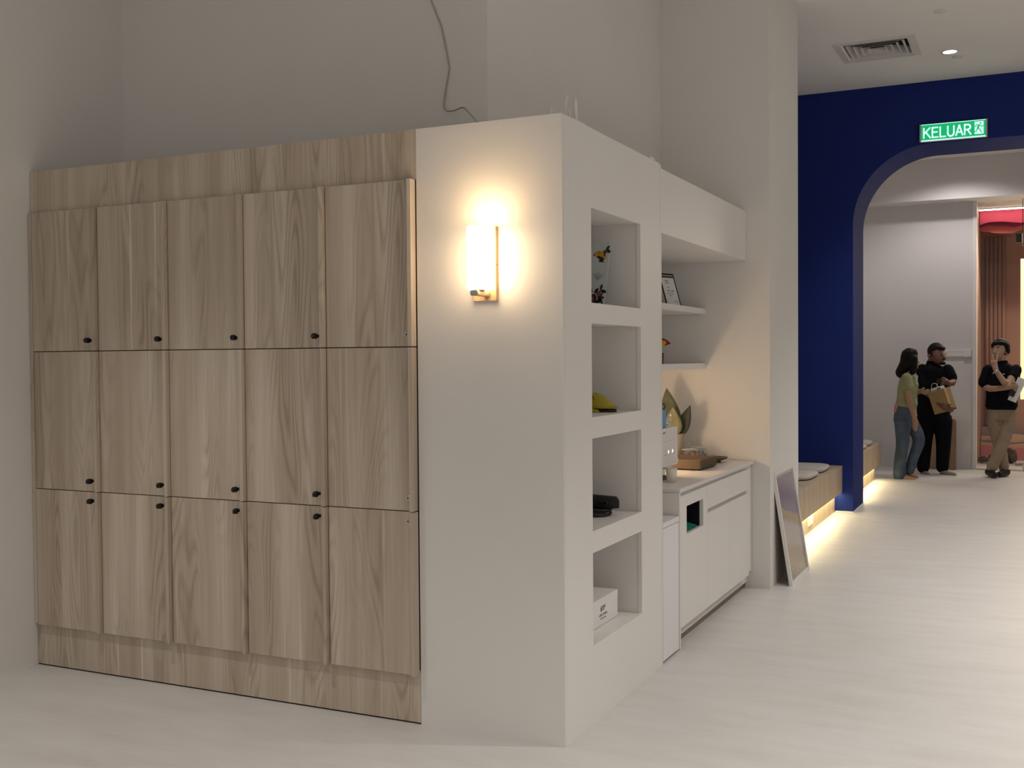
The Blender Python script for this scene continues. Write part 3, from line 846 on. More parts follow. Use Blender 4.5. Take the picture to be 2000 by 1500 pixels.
YG = thing('yellow_gadget', 'yellow domed plastic gadget with black underside in the second niche', 'gadget', (-0.19, 0.80, 1.3175))
def dome(bm, prof, ya, yb, n=10):
    """rounded shell: side outline in x/z, bulged across y"""
    rings = []
    for k in range(n + 1):
        t = -1 + 2 * k / n; s = math.sqrt(max(0.0, 1 - abs(t) ** 2.6)); y = (ya + yb) / 2 + (yb - ya) / 2 * t
        cx = sum(p[0] for p in prof) / len(prof); z0 = min(p[1] for p in prof)
        rings.append([bm.verts.new((cx + (p[0] - cx) * (0.55 + 0.45 * s), y, z0 + (p[1] - z0) * (0.25 + .75 * s))) for p in prof])
    for a, b_ in zip(rings, rings[1:]):
        for k in range(len(prof)):
            k2 = (k + 1) % len(prof); bm.faces.new((a[k], a[k2], b_[k2], b_[k]))
    bm.faces.new(rings[0]); bm.faces.new(rings[-1][::-1])
bm = bmesh.new(); dome(bm, [(-0.10, .028), (-0.115, .06), (-0.09, .082), (-0.04, .088), (0.02, .090), (0.06, .074), (0.095, .045), (0.128, .016), (0.05, .022)], -0.05, 0.06)
finish('upper_shell', bm, M['yellow'], YG, smooth=True)
bm = bmesh.new(); dome(bm, [(-0.10, .022), (-0.11, .030), (0.0, .026), (0.06, .018), (0.12, .013), (0.124, .0), (0.06, .0), (-.02, .012), (-0.09, .016)], -0.052, 0.05)
finish('black_gap', bm, M['black'], YG, smooth=True)
bm = bmesh.new(); dome(bm, [(-0.10, .0), (-0.10, .044), (-0.06, .038), (-0.01, .024), (0.05, .012), (0.066, .0)], -0.064, -0.02)
finish('lower_shell', bm, M['yellow'], YG, smooth=True)
bm = bmesh.new(); lathe(bm, [(0, -.02), (.016, -.02), (.021, -.016), (.021, .016), (.016, .02), (0, .02)], 20)
bmesh.ops.rotate(bm, cent=(0, 0, 0), matrix=Matrix.Rotation(PI / 2, 3, 'X'), verts=bm.verts)
bmesh.ops.translate(bm, vec=(-0.052, -0.105, 0.021), verts=bm.verts)
finish('wheel', bm, M['black'], YG, smooth=True)
bm = bmesh.new(); bx(bm, -0.062, -0.042, -0.10, -0.05, 0.014, 0.026, .003); finish('axle', bm, M['black'], YG)
bm = bmesh.new(); tube(bm, [(-0.02, -.055, .086), (0.01, -.058, .084), (0.028, -.058, .074), (0.036, -.057, .058)], .0022, 6); finish('groove_line', bm, M['amber'], YG, smooth=True)

BG = thing('black_pouch', 'black zip pouch on a coiled cable in the third niche', 'bag', (-0.19, 0.80, 0.8298))
bm = bmesh.new()
rings = []
for k in range(13):
    t = k / 12; x = -0.14 + 0.272 * t
    s = min(1, (1 - abs(2 * t - 1) ** 5) ** .5 + .25)
    hw, zt = 0.055 * s, (0.098 - 0.012 * t) * (0.8 + .2 * s)
    ring = []
    for q in range(18):
        a = 2 * PI * q / 18; ca, sa = math.cos(a), math.sin(a)
        ring.append(bm.verts.new((x, hw * abs(ca) ** .6 * (1 if ca > 0 else -1), 0.034 + (zt - 0.034) / 2 * (1 + abs(sa) ** .6 * (1 if sa > 0 else -1)))))
    rings.append(ring)
for a, b_ in zip(rings, rings[1:]):
    for q in range(18): bm.faces.new((a[q], a[(q + 1) % 18], b_[(q + 1) % 18], b_[q]))
bm.faces.new(rings[0][::-1]); bm.faces.new(rings[-1])
finish('pouch', bm, M['black_soft'], BG, smooth=True)
bm = bmesh.new()
tube(bm, [(0.085 + 0.0 * k, -0.060 - .001 * (k % 2), 0.074 - 0.0 * k) for k in range(1)] + [(0.05, -.06, .06), (0.07, -.063, .068), (0.085, -.064, .075), (0.098, -.064, .070), (0.100, -.063, .062), (.09, -.063, .057), (.078, -.063, .062)], .0035, 8)
finish('zip_pull', bm, M['black'], BG, smooth=True)
for (rx, ry, zz, ox) in ((0.115, 0.095, 0.008, -0.02), (0.105, 0.075, 0.022, -0.015), (0.112, 0.082, 0.032, -0.01)):
    bm = bmesh.new(); tube(bm, [(ox + rx * math.cos(2 * PI * k / 40), -0.015 + ry * math.sin(2 * PI * k / 40), zz + .003 * math.sin(6 * PI * k / 40)) for k in range(40)], 0.0065, 8, True)
    finish('cable_coil', bm, M['black'], BG, smooth=True)
PG = thing('black_peg', 'tiny black knob on the third niche floor before the pouch', 'knob', (-0.0975, 0.43, 0.8275))
bm = bmesh.new(); lathe(bm, [(0, 0), (.010, 0), (.011, .004), (.008, .010), (0, .012)], 16); finish('cap', bm, M['black'], PG, smooth=True)
bm = bmesh.new(); lathe(bm, [(.004, .0121), (.004, .016), (0, .017)], 12); finish('stud', bm, M['black'], PG, smooth=True)

WB = thing('white_carton', 'small white carton with grey printing in the bottom niche', 'box', (-0.20, 0.72, 0.3345))
wx = 0.105
finish('carton', box(-0.12, wx, -0.215, 0.165, 0.0015, 0.128, 0.002), M['paper'], WB)
finish('flap', box(wx + .0003, wx + .0013, -0.212, 0.163, 0.090, 0.128, 0.0003, 1), M['paper'], WB)
def text_bars(bm, y0, z0, words, h, gap, x, slope=0.0):
    y = y0
    for wl in words:
        k = 0
        for q in range(wl):
            hh = h * (1.0 if (q * 7 + wl) % 3 else 1.45)
            bx(bm, x, x + .0006, y, y + h * .45, z0, z0 + hh); y += h * .72
        y += gap
bm = bmesh.new(); text_bars(bm, -0.045, 0.079, [5], 0.011, .01, wx + .0014); text_bars(bm, -0.045, 0.070, [7], 0.005, .01, wx + .0014)
finish('print', bm, M['ink'], WB)
bm = bmesh.new(); text_bars(bm, -0.085, 0.045, [7, 9], 0.0085, .008, wx + .0002); text_bars(bm, -0.072, 0.030, [2, 8, 6], 0.0055, .006, wx + .0002)
finish('print', bm, M['ink'], WB)
bm = bmesh.new()
for k, (yy, hh) in enumerate(((-0.066, .020), (-0.060, .030), (-0.054, .016))):
    bx(bm, wx + .0014, wx + .002, yy, yy + .004, 0.066 + .002 * k, 0.066 + hh)
finish('logo', bm, M['ink_red'], WB)
# ================================================================== alcove: appliance, counter, shelves
AP = thing('slim_appliance', 'slim white floor unit between the block and the counter', 'appliance', (-0.25, 1.449, 0.0))
def Q(name, bm, m, par, smooth=False): return finish(name, bm, M[m], par, world=True, smooth=smooth)
Q('body', box(-0.52, -0.001, 1.311, 1.587, 0.012, 0.694, 0.003), 'white_cool', AP)
Q('lid', box(-0.522, 0.0, 1.310, 1.588, 0.6965, 0.7245, 0.003), 'white_cool', AP)
Q('base', box(-0.50, -0.012, 1.318, 1.580, 0.0, 0.0118), 'dark_gap', AP)
bm = bmesh.new()
for k in range(5): bx(bm, -0.185 + k * .022, -0.175 + k * .022, 1.40, 1.50, 0.7246, 0.7252)
Q('vent_slots', bm, 'steel', AP)

CT = thing('counter_cabinet', 'low white counter cabinet with doors, drawers and a waste opening', 'cabinet', (-0.33, 2.45, 0.0))
Q('side_panel', box(-0.62, 0.0, 1.597, 1.615, 0.0, 0.846, 0.0008, 1), 'white', CT)
Q('carcass', box(-0.62, -0.060, 1.616, 1.73 - .004, 0.12, 0.82), 'white', CT)
Q('carcass', box(-0.62, -0.022, 2.085, 3.345, 0.12, 0.82), 'white', CT)
Q('carcass', box(-0.62, -0.40, 1.727, 2.084, 0.12, 0.82), 'dark_gap', CT)
Q('top_rail', box(-0.62, -0.020, 1.616, 3.345, 0.8205, 0.846), 'white', CT)
Q('kick_board', box(-0.075, -0.050, 1.616, 3.345, 0.040, 0.119), 'white', CT)
Q('kick_dark_strip', box(-0.095, -0.062, 1.616, 3.345, 0.0, 0.0395), 'amber', CT)  # dark brown strip below the kick board
Q('filler_panel', box(-0.10, -0.018, 3.196, 3.346, 0.12, 0.82), 'white', CT)
def dpanel(bm, y0, y1, z0, z1): return bx(bm, -0.018, 0.0, y0, y1, z0, z1, 0.0008, 1)
D1 = bmesh.new()
quad_panel(D1, [1.6165, 1.731, 2.066, 2.1585], [0.115, 0.607, 0.760, 0.824], {(1, 1)}, -0.018, 0.0)
d1 = Q('door', D1, 'white', CT)
bm = bmesh.new()
for a in ((-0.0220, -0.0181, 1.7265, 1.7305, 0.60, 0.765), (-0.0220, -0.0181, 2.0665, 2.0705, 0.60, 0.765), (-0.0220, -0.0181, 1.7305, 2.0665, 0.600, 0.6065), (-0.0220, -0.0181, 1.7305, 2.0665, 0.7605, 0.765)): bx(bm, *a)
Q('opening_frame', bm, 'white_cool', d1)
bm = bmesh.new()
for a in ((-0.38, -0.0221, 1.729, 1.733, 0.30, 0.80), (-0.38, -0.0221, 2.064, 2.068, 0.30, 0.80), (-0.385, -0.38, 1.729, 2.068, 0.30, 0.80), (-0.38, -0.0221, 1.733, 2.064, 0.295, 0.30), (-0.38, -0.0221, 1.733, 2.064, 0.80, 0.805)): bx(bm, *a)
Q('bin_liner', bm, 'black', d1)
for (y0, y1) in ((2.1625, 2.6625), (2.6665, 3.190)):
    Q('drawer', dpanel(bmesh.new(), y0, y1, 0.690, 0.824), 'white', CT)
    Q('door', dpanel(bmesh.new(), y0, y1, 0.115, 0.664), 'white', CT)
tb = bmesh.new()
pts = [(-0.032, 1.735 + 0.0135 * k, 0.605 + 0.008 * math.sin(k * 1.9) + 0.006 * math.sin(k * .7)) for k in range(25)]
for k in range(24):
    a, b_ = pts[k], pts[k + 1]
    tb.faces.new([tb.verts.new(p) for p in (a, b_, (b_[0] - .05, b_[1], b_[2] + .012), (a[0] - .05, a[1], a[2] + .012))])
    tb.faces.new([tb.verts.new(p) for p in (a, b_, (b_[0], b_[1], .50), (a[0], a[1], .50))])
o = Q('bin_bag', tb, 'teal', None); tag(o, 'teal bin bag edge inside the counter waste opening', 'bag')
WT = Q('worktop', box(-0.648, 0.004, 1.594, 3.350, 0.8475, 0.8675, 0.0015), 'counter_top', None)
tag(WT, 'pale stone worktop on the white counter cabinet', 'worktop')
ZT = 0.8675

BH = thing('wall_cupboard', 'long white boxed cupboard above the counter and shelves', 'cabinet', (-0.35, 2.4, 2.22))
Q('front_panel', box(-0.068, -0.05, 1.325, 3.349, 2.222, 2.557, 0.0008, 1), 'white', BH)
Q('bottom_panel', box(-0.645, -0.0685, 1.325, 3.349, 2.224, 2.242), 'white', BH)
Q('top_panel', box(-0.645, -0.0685, 1.325, 3.349, 2.538, 2.556), 'white', BH)
Q('end_panel', box(-0.645, -0.0685, 1.325, 1.343, 2.2425, 2.5375), 'white', BH)
for z0, z1, lab in ((1.868, 1.905, 'upper white floating shelf above the counter, holding the certificate'),
                    (1.492, 1.530, 'lower white floating shelf above the counter, holding the fruit ornament')):
    s = thing('floating_shelf', lab, 'shelf', (-0.49, 2.5, z0), 0, 'floating shelves')
    Q('board', box(-0.648, -0.338, 1.66, 3.350, z0, z1, 0.001, 1), 'white', s)
    Q('front_edge', box(-0.3375, -0.335, 1.66, 3.350, z0, z1), 'white_cool', s)

# certificate on its easel
CF = thing('certificate_stand', 'white certificate in a black easel stand on the upper shelf', 'frame', (-0.44, 2.96, 1.9052), math.radians(-20))
ang = 0.31                                  # leans back (away from the corridor)
def tilt(bm):
    bmesh.ops.rotate(bm, cent=(0, 0, 0), matrix=Matrix.Rotation(-ang, 3, 'Y'), verts=bm.verts); return bm
cw_, ch_ = 0.078, 0.235
def cf(name, bm, m): return finish(name, tilt(bm), M[m], CF)
bm = bmesh.new()
for a in ((0, .006, -cw_, -cw_ + .008, 0.003, ch_), (0, .006, cw_ - .008, cw_, 0.003, ch_), (0, .006, -cw_ + .0081, cw_ - .0081, 0.003, .011), (0, .006, -cw_ + .0081, cw_ - .0081, ch_ - .012, ch_)): bx(bm, *a)
cf('frame', bm, 'black')
cf('sheet', box(.001, .004, -cw_ + .0082, cw_ - .0082, .0112, ch_ - .0122), 'paper')
cf('top_clip', box(.0045, .009, -cw_ * .8, cw_ * .8, ch_ - .030, ch_ - .020), 'black')
bm = bmesh.new()
text_bars(bm, -0.03, .178, [6], .008, .01, .0041); text_bars(bm, -0.034, .164, [10], .0055, .01, .0041); text_bars(bm, -.02, .135, [6], .005, .01, .0041)
text_bars(bm, -0.026, .105, [3, 4], .012, .008, .0041); text_bars(bm, -.042, .088, [5, 5, 6], .005, .005, .0041); text_bars(bm, -.022, .074, [8], .005, .006, .0041)
text_bars(bm, .02, .032, [2, 3], .007, .006, .0041)
cf('print', bm, 'ink')
bm = bmesh.new(); prism(bm, [(-.012, .18), (-.10, 0.0), (-.094, 0.0), (-.006, .17)], 'y', -.07, -.064); prism(bm, [(-.012, .18), (-.10, 0.0), (-.094, 0.0), (-.006, .17)], 'y', .064, .07)
for v in bm.verts:
    x_, y_, z_ = v.co; v.co = Vector((x_ - .068 * (1 if z_ > .1 else 0) , y_, z_))
finish('easel_leg', bm, M['black'], CF)

# fruit ornament and glazed pot on the lower shelf
PT = thing('glazed_pot', 'small brown glazed pot on the lower floating shelf', 'pot', (-0.435, 2.60, 1.5302))
bm = bmesh.new(); lathe(bm, [(0, 0), (.030, 0), (.034, .01), (.036, .05), (.034, .066), (.030, .066), (.029, .05), (.026, .01), (0, .008)], 24); finish('body', bm, M['amber'], PT, smooth=True)
bm = bmesh.new(); lathe(bm, [(.0345, .063), (.037, .066), (.036, .0695), (.031, .0695), (.031, .066)], 24, cap=False); finish('rim', bm, M['black'], PT, smooth=True)
FO = thing('fruit_spray', 'artificial yellow lemon with red leaf standing in the brown pot', 'ornament', (-0.435, 2.60, 1.539))
bm = bmesh.new(); tube(bm, [(0, 0, 0), (.002, 0, .06), (-.006, .0, .10), (-.01, 0, .18), (-.004, 0, .215)], .003, 8); finish('stem', bm, M['amber'], FO, smooth=True)
bm = bmesh.new(); ball(bm, (0, 0, 0), .030, 3, (1.15, .95, .85))
for v in bm.verts:
    if v.co.x > .028: v.co.x += (v.co.x - .028) * 1.2
bmesh.ops.rotate(bm, cent=(0, 0, 0), matrix=Matrix.Rotation(-.3, 3, 'Y'), verts=bm.verts); bmesh.ops.translate(bm, vec=(.012, 0, .118), verts=bm.verts)
finish('lemon', bm, M['lemon'], FO, smooth=True)
def leaf_bm(ln, wd, curl=0.1, fold=0.25, n=8, th=0.0016):
    """leaf along +Z in the x/z plane, pointed, gently folded and curled towards -y"""
    bm = bmesh.new(); L = []
    for k in range(n + 1):
        t = k / n; w_ = wd * math.sin(PI * min(1, t ** 0.75)) ** .9 * (1 - .15 * t) if 0 < t < 1 else 0.0006
        y = -curl * ln * t * t
        L.append([(s * w_ / 2, y + abs(s) * w_ * fold * (-.5), ln * t) for s in (-1, -.5, 0, .5, 1)])
    top = [[bm.verts.new(p) for p in r_] for r_ in L]; bot = [[bm.verts.new((p[0], p[1] + th, p[2])) for p in r_] for r_ in L]
    for a, b_ in zip(top, top[1:]):
        for q in range(4): bm.faces.new((a[q], a[q + 1], b_[q + 1], b_[q]))
    for a, b_ in zip(bot, bot[1:]):
        for q in range(4): bm.faces.new((a[q + 1], a[q], b_[q], b_[q + 1]))
    for g in range(n):
        bm.faces.new((top[g][0], top[g + 1][0], bot[g + 1][0], bot[g][0])); bm.faces.new((top[g + 1][4], top[g][4], bot[g][4], bot[g + 1][4]))
    return bm
def leaf(name, par, m, base, ln, wd, rx, ry, rz, **k):
    bm = leaf_bm(ln, wd, **k)
    R_ = Matrix.Rotation(rz, 3, 'Z') @ Matrix.Rotation(ry, 3, 'Y') @ Matrix.Rotation(rx, 3, 'X')
    bmesh.ops.rotate(bm, cent=(0, 0, 0), matrix=R_, verts=bm.verts); bmesh.ops.translate(bm, vec=base, verts=bm.verts)
    return finish(name, bm, M[m], par, smooth=True)
leaf('red_leaf', FO, 'red', (-.006, .012, .135), .085, .05, 0.1, 1.75, .25)
leaf('twig_leaf', FO, 'leaf_dark', (-.006, 0, .205), .04, .012, 0, .5, 0)
leaf('twig_leaf', FO, 'leaf_dark', (-.008, 0, .18), .03, .01, 0, .9, 0)
leaf('twig_leaf', FO, 'leaf_dark', (-.01, 0, .16), .03, .01, 0, -.5, 0)

# coffee machine
CM = thing('coffee_machine', 'white coffee machine with button panel on the near worktop end', 'machine', (-0.38, 2.07, ZT))
Q('head', box(-0.56, -0.203, 1.905, 2.228, 0.938, 1.163, 0.006), 'white_cool', CM)
fp = Q('front_panel', box(-0.2028, -0.198, 1.908, 2.225, 0.941, 1.160, 0.002), 'white_cool', CM)
Q('base', box(-0.56, -0.27, 1.915, 2.218, ZT, 0.9375, 0.003), 'white_cool', CM)
Q('drip_tray', box(-0.2695, -0.20, 1.93, 2.10, ZT, ZT + .016, 0.003), 'black', CM)
Q('spout', box(-0.265, -0.225, 2.10, 2.17, 0.918, 0.9375, 0.003), 'white_cool', CM)
bm = bmesh.new()
for k in range(4): bx(bm, -0.1979, -0.1974, 1.975 + .055 * k, 1.985 + .055 * k, 1.086, 1.091)
for k in range(3): bx(bm, -0.1979, -0.1974, 1.965 + .08 * k, 2.0 + .08 * k, 1.010, 1.013); bx(bm, -0.1979, -0.1974, 1.965 + .08 * k, 2.0 + .08 * k, 1.035, 1.0365)
bx(bm, -0.1979, -0.1974, 2.02, 2.04, .962, .964)
finish('button_print', bm, M['ink'], fp, world=True)
bm = bmesh.new(); bx(bm, -0.1979, -0.1974, 1.938, 1.985, 1.134, 1.1435)
finish('badge', bm, M['ink'], fp, world=True)
bm = bmesh.new(); bx(bm, -0.1979, -0.1970, 2.040, 2.047, 1.016, 1.034); bx(bm, -0.1979, -0.1970, 2.120, 2.127, 1.016, 1.034)
M['led_btn'] = mat('lit_button', (1, 1, 1), .3, emit=(1, .95, .85), estr=1.6)
finish('lit_button', bm, M['led_btn'], fp, world=True)

CU = thing('paper_cup', 'off-white paper cup standing below the coffee machine front', 'cup', (-0.132, 1.885, ZT))
bm = bmesh.new(); lathe(bm, [(0, .003), (.0245, .003), (.0245, 0), (.0255, 0), (.0335, .082), (.0325, .082), (.025, .006), (0, .006)], 32, cap=False); finish('cup', bm, M['paper_cup'], CU, smooth=True)
bm = bmesh.new(); tube(bm, [(.0335 * math.cos(2 * PI * k / 32), .0335 * math.sin(2 * PI * k / 32), .082) for k in range(32)], .0015, 6, True); finish('rolled_rim', bm, M['paper_cup'], CU, smooth=True)

BB = thing('blue_carton', 'sky-blue carton on top of the coffee machine', 'box', (-0.31, 2.03, 1.1635))
finish('carton', box(-0.07, 0.085, -0.06, 0.055, 0, 0.102, 0.002), M['blue_box'], BB)
finish('lid_flap', box(-0.071, 0.086, -0.061, 0.056, 0.1021, 0.1045, 0.001), M['blue_box'], BB)
RC = thing('ring_clock', 'small round black-rimmed dial on the blue carton', 'clock', (-0.240, 2.058, 1.2682))
bm = bmesh.new(); tube(bm, [(.017 * math.cos(2 * PI * k / 28), .002, .0185 + .017 * math.sin(2 * PI * k / 28)) for k in range(28)], .0030, 8, True); finish('rim', bm, M['black'], RC, smooth=True)
bm = bmesh.new(); lathe(bm, [(0, -.0015), (.0155, -.0015), (.0155, .0015), (0, .0015)], 24, cap=False)
bmesh.ops.rotate(bm, cent=(0, 0, 0), matrix=Matrix.Rotation(PI / 2, 3, 'X'), verts=bm.verts); bmesh.ops.translate(bm, vec=(0, .002, .0185), verts=bm.verts); finish('dial', bm, M['steel'], RC)
TG = thing('tumbler', 'clear ribbed tumbler beside the blue carton on the machine', 'glass', (-0.252, 2.163, 1.1635))
bm = bmesh.new(); lathe(bm, [(0, .001), (.026, 0), (.030, .01), (.033, .05), (.033, .075), (.0315, .075), (.031, .05), (.027, .012), (0, .010)], 28, cap=False); finish('glass', bm, M['glass'], TG, smooth=True)
bm = bmesh.new(); lathe(bm, [(0, .0105), (.0265, .0125), (.029, .03), (0, .03)], 20, cap=False); finish('foil_sweets', bm, M['chrome'], TG, smooth=True)

# trays
TR = thing('square_tray', 'square brown serving tray on the worktop before the sweet jars', 'tray', (-0.30, 2.725, ZT), math.radians(-2))
hx, hy = .158, .172
finish('base', box(-hx + .004, hx - .004, -hy + .004, hy - .004, .008, .014), M['tray'], TR)
for a in ((hx - .008, hx, -hy, hy), (-hx, -hx + .008, -hy, hy), (-hx + .0081, hx - .0081, -hy, -hy + .008), (-hx + .0081, hx - .0081, hy - .008, hy)):
    finish('wall', box(a[0], a[1], a[2], a[3], .008, .066, .002), M['tray'], TR)
for sx in (-1, 1):
    for sy in (-1, 1): finish('foot', box(sx * .135 - .01, sx * .135 + .01, sy * .15 - .01, sy * .15 + .01, 0, .008), M['black'], TR)
for i, (x, y, a, z, lab) in enumerate(((-.24, 2.76, .3, .0145, 'grey-green booklet lying in the brown square tray'), )):
    n_ = thing('booklet', lab, 'booklet', (x, y, ZT + z), a)
    finish('pages', box(-.05, .05, -.07, .07, 0, .026), M['paper'], n_)
    finish('cover', box(-.051, .051, -.071, .071, .0261, .0275), M['wave_mauve'], n_)
SA = thing('sachet', 'crumpled silvery sachet in the left of the square tray', 'sachet', (-0.385, 2.79, ZT + .017), .4)
bm = bmesh.new(); bmesh.ops.create_grid(bm, x_segments=5, y_segments=5, size=.028)
rnd = random.Random(3)
for v in bm.verts: v.co.z = .03 + .028 * (1 - (abs(v.co.x) / .028) ** 1.5) + rnd.uniform(-.01, .01)
zmin = min(v.co.z for v in bm.verts)
for v in bm.verts: v.co.z = v.co.z - zmin
ex = bmesh.ops.solidify(bm, geom=bm.faces[:], thickness=.002)
finish('wrapper', bm, M['paper'], SA); 
PL = thing('round_dish', 'shallow brown round dish behind the square tray', 'dish', (-0.212, 3.13, ZT))
bm = bmesh.new(); lathe(bm, [(0, 0), (.035, 0), (.035, .010), (.075, .024), (.085, .034), (.083, .036), (.072, .028), (.03, .014), (0, .013)], 36, cap=False); finish('bowl', bm, M['tray'], PL, smooth=True)
bm = bmesh.new(); lathe(bm, [(.030, 0), (.042, 0), (.037, .011), (.030, .011)], 28, cap=False); finish('foot_ring', bm, M['tray'], PL, smooth=True)

# sweet jars
def jar(x, y, s, lab):
    t = thing('sweet_jar', lab, 'jar', (x, y, ZT), 0, 'glass sweet jars')
    bm = bmesh.new()
    lathe(bm, [(0, .001), (.045 * s, 0), (.056 * s, .010), (.060 * s, .035), (.058 * s, .060), (.046 * s, .078), (.044 * s, .088), (.042 * s, .088), (.0435 * s, .078), (.0555 * s, .059), (.0575 * s, .035), (.053 * s, .012), (0, .006)], 36, cap=False)
    finish('body', bm, M['jar_glass'], t, smooth=True)
    bm = bmesh.new(); lathe(bm, [(.050 * s, .0885), (.052 * s, .093), (.048 * s, .103), (.020 * s, .110), (.010 * s, .113), (.010 * s, .119), (.019 * s, .128), (.017 * s, .140), (0, .147)], 32, cap=False)
    finish('lid', bm, M['jar_glass'], t, smooth=True)
    bm = bmesh.new(); tube(bm, [(.049 * s * math.cos(2 * PI * k / 32), .049 * s * math.sin(2 * PI * k / 32), .0895) for k in range(32)], .0025, 6, True)
    finish('seal', bm, M['paper_cup'], t, smooth=True)
    return t
jar(-.358, 3.03, 1.05, 'nearer squat glass sweet jar behind the square tray')
jar(-.345, 3.215, 1.0, 'farther glass sweet jar holding dark blue sweets')
sweet_cols = {'red': (.42, .04, .05), 'violet': (.10, .05, .20), 'navy': (.02, .03, .12), 'orange': (.60, .22, .03), 'teal': (.03, .20, .26), 'pink': (.55, .16, .20)}
for k, v in sweet_cols.items(): M['sweet_' + k] = mat(k + '_sweet_wrapper', v, .25)
def sweet_bm():
    bm = bmesh.new(); ball(bm, (0, 0, 0), .0105, 2, (1.2, .85, .85))
    for s in (-1, 1):
        q = [bm.verts.new(p) for p in ((s * .011, 0, 0), (s * .021, .008, .003), (s * .022, 0, -.002), (s * .021, -.008, .003))]
        bm.faces.new((q[0], q[1], q[2])); bm.faces.new((q[0], q[2], q[3]))
    return bm
sweet_me = {}
for jx, jy, cols, jl in ((-.358, 3.03, ['violet', 'red', 'navy', 'violet', 'orange', 'pink'], 'nearer'), (-.345, 3.215, ['navy', 'navy', 'teal', 'red', 'navy', 'violet'], 'farther')):
    rnd = random.Random(jl)
    layers = [(.018, [(0, 0)] + [(.031 * math.cos(a * PI / 3), .031 * math.sin(a * PI / 3)) for a in range(6)]),
              (.037, [(.020 * math.cos(a * PI / 2 + .4), .020 * math.sin(a * PI / 2 + .4)) for a in range(4)] + [(.041 * math.cos(a * PI / 3 + .5), .041 * math.sin(a * PI / 3 + .5)) for a in range(6)]),
              (.055, [(.026 * math.cos(a * 2 * PI / 3), .026 * math.sin(a * 2 * PI / 3)) for a in range(3)])]
    for z, ps in layers:
        for (px, py) in ps:
            cn = rnd.choice(cols)
            if cn not in sweet_me:
                bm = sweet_bm(); me = bpy.data.meshes.new('wrapped_sweet'); bm.to_mesh(me); bm.free(); me.materials.append(M['sweet_' + cn]); sweet_me[cn] = me
            o = bpy.data.objects.new('wrapped_sweet', sweet_me[cn]); link(o)
            o.location = (jx + px, jy + py, ZT + z); o.rotation_euler = (rnd.uniform(0, 3), rnd.uniform(-.5, .5), rnd.uniform(0, 6))
            tag(o, 'wrapped sweet inside the %s glass sweet jar' % jl, 'sweet', 'sweets in the %s jar' % jl)

# potted plant
PP = thing('potted_plant', 'potted plant with broad pointed grey-green leaves behind the machine', 'plant', (-0.49, 3.10, ZT))
bm = bmesh.new(); lathe(bm, [(0, 0), (.058, 0), (.068, .10), (.074, .19), (.070, .19), (.064, .17), (.0, .17)], 32, cap=False); finish('pot', bm, M['pot'], PP, smooth=True)
bm = bmesh.new(); lathe(bm, [(0, .168), (.065, .171), (.065, .176), (0, .178)], 24, cap=False); finish('soil', bm, M['soil'], PP, smooth=True)
leaf('leaf', PP, 'leaf', (-.01, .01, .17), .33, .155, .04, -.12, .35, curl=-.02)
leaf('leaf', PP, 'leaf_pale', (.01, -.03, .165), .205, .125, .06, -.03, .35, curl=.04)
leaf('leaf', PP, 'leaf_dark', (.035, .01, .165), .23, .095, -.05, .34, .2, curl=-.03)
leaf('leaf', PP, 'leaf', (-.03, -.01, .17), .16, .06, .05, -.35, .3, curl=.03)
# ================================================================== picture leaning on the column
PX = thing('framed_picture', 'white-framed landscape print leaning against the column end face', 'picture', (0.232, 3.80, 0.0), 0)
a_ = math.atan2(0.232 - 0.112, 0.775)
def pic(name, bm, m):
    bmesh.ops.rotate(bm, cent=(0, 0, 0), matrix=Matrix.Rotation(-a_, 3, 'Y'), verts=bm.verts)
    return finish(name, bm, M[m], PX)
hw_, hh_ = 0.318, 0.785
for nm, a in (('frame_side', (-.024, 0, -hw_, -hw_ + .026, .0, hh_)), ('frame_side', (-.024, 0, hw_ - .026, hw_, .0, hh_)),
              ('frame_rail', (-.024, 0, -hw_ + .0262, hw_ - .0262, .0, .026)), ('frame_rail', (-.024, 0, -hw_ + .0262, hw_ - .0262, hh_ - .026, hh_))):
    pic(nm, box(*a, .002), 'frame_white')
pic('print', box(-.018, -.012, -hw_ + .0262, hw_ - .0262, .0262, hh_ - .0262), 'print')
pic('back_board', box(-.023, -.0182, -hw_ + .0262, hw_ - .0262, .0262, hh_ - .0262), 'card')
pic('glazing', box(-.0095, -.0075, -hw_ + .0262, hw_ - .0262, .0262, hh_ - .0262), 'acrylic')

# ================================================================== benches
def bench(name_label, y0, y1, ykick, n, xw=-0.655):
    t = thing('bench', name_label, 'bench', (-0.30, (y0 + y1) / 2, 0.0), 0, 'built-in wooden benches')
    Q('seat', box(xw, -0.0305, y0, y1, 0.4425, 0.468, 0.001, 1), 'wood_bench', t)
    Q('underside', box(xw, -0.0305, y0, y1, 0.2, 0.215), 'wood_bench', t)
    wd = (y1 - y0) / n; me = None
    for k in range(n):
        o = Q('front_plank', box(-0.030, -0.011, y0 + k * wd + .0005, y0 + (k + 1) * wd - .0005, 0.2, 0.468, 0.0008, 1), 'wood_bench', t)
    Q('kick_board', box(-0.104, -0.085, y0, ykick, 0.0, 0.1995), 'wood_bench', t)
    Q('led_profile', box(-0.062, -0.034, y0 + .02, ykick, 0.1965, 0.1999), 'led', t)
    if ykick < y1 - .01:
        Q('end_panel', box(xw, -0.0305, y1 - .018, y1 - .0002, 0.2155, 0.442), 'wood_bench', t)
    return t
bench('long wooden bench before the blue wall, lit from below', YC + .002, YA0 - .002, YA0 - .002, 14)
bench('wooden bench beyond the arch, lit from below', YA1 + .002, 10.44, 10.43, 12)
led_fix = None
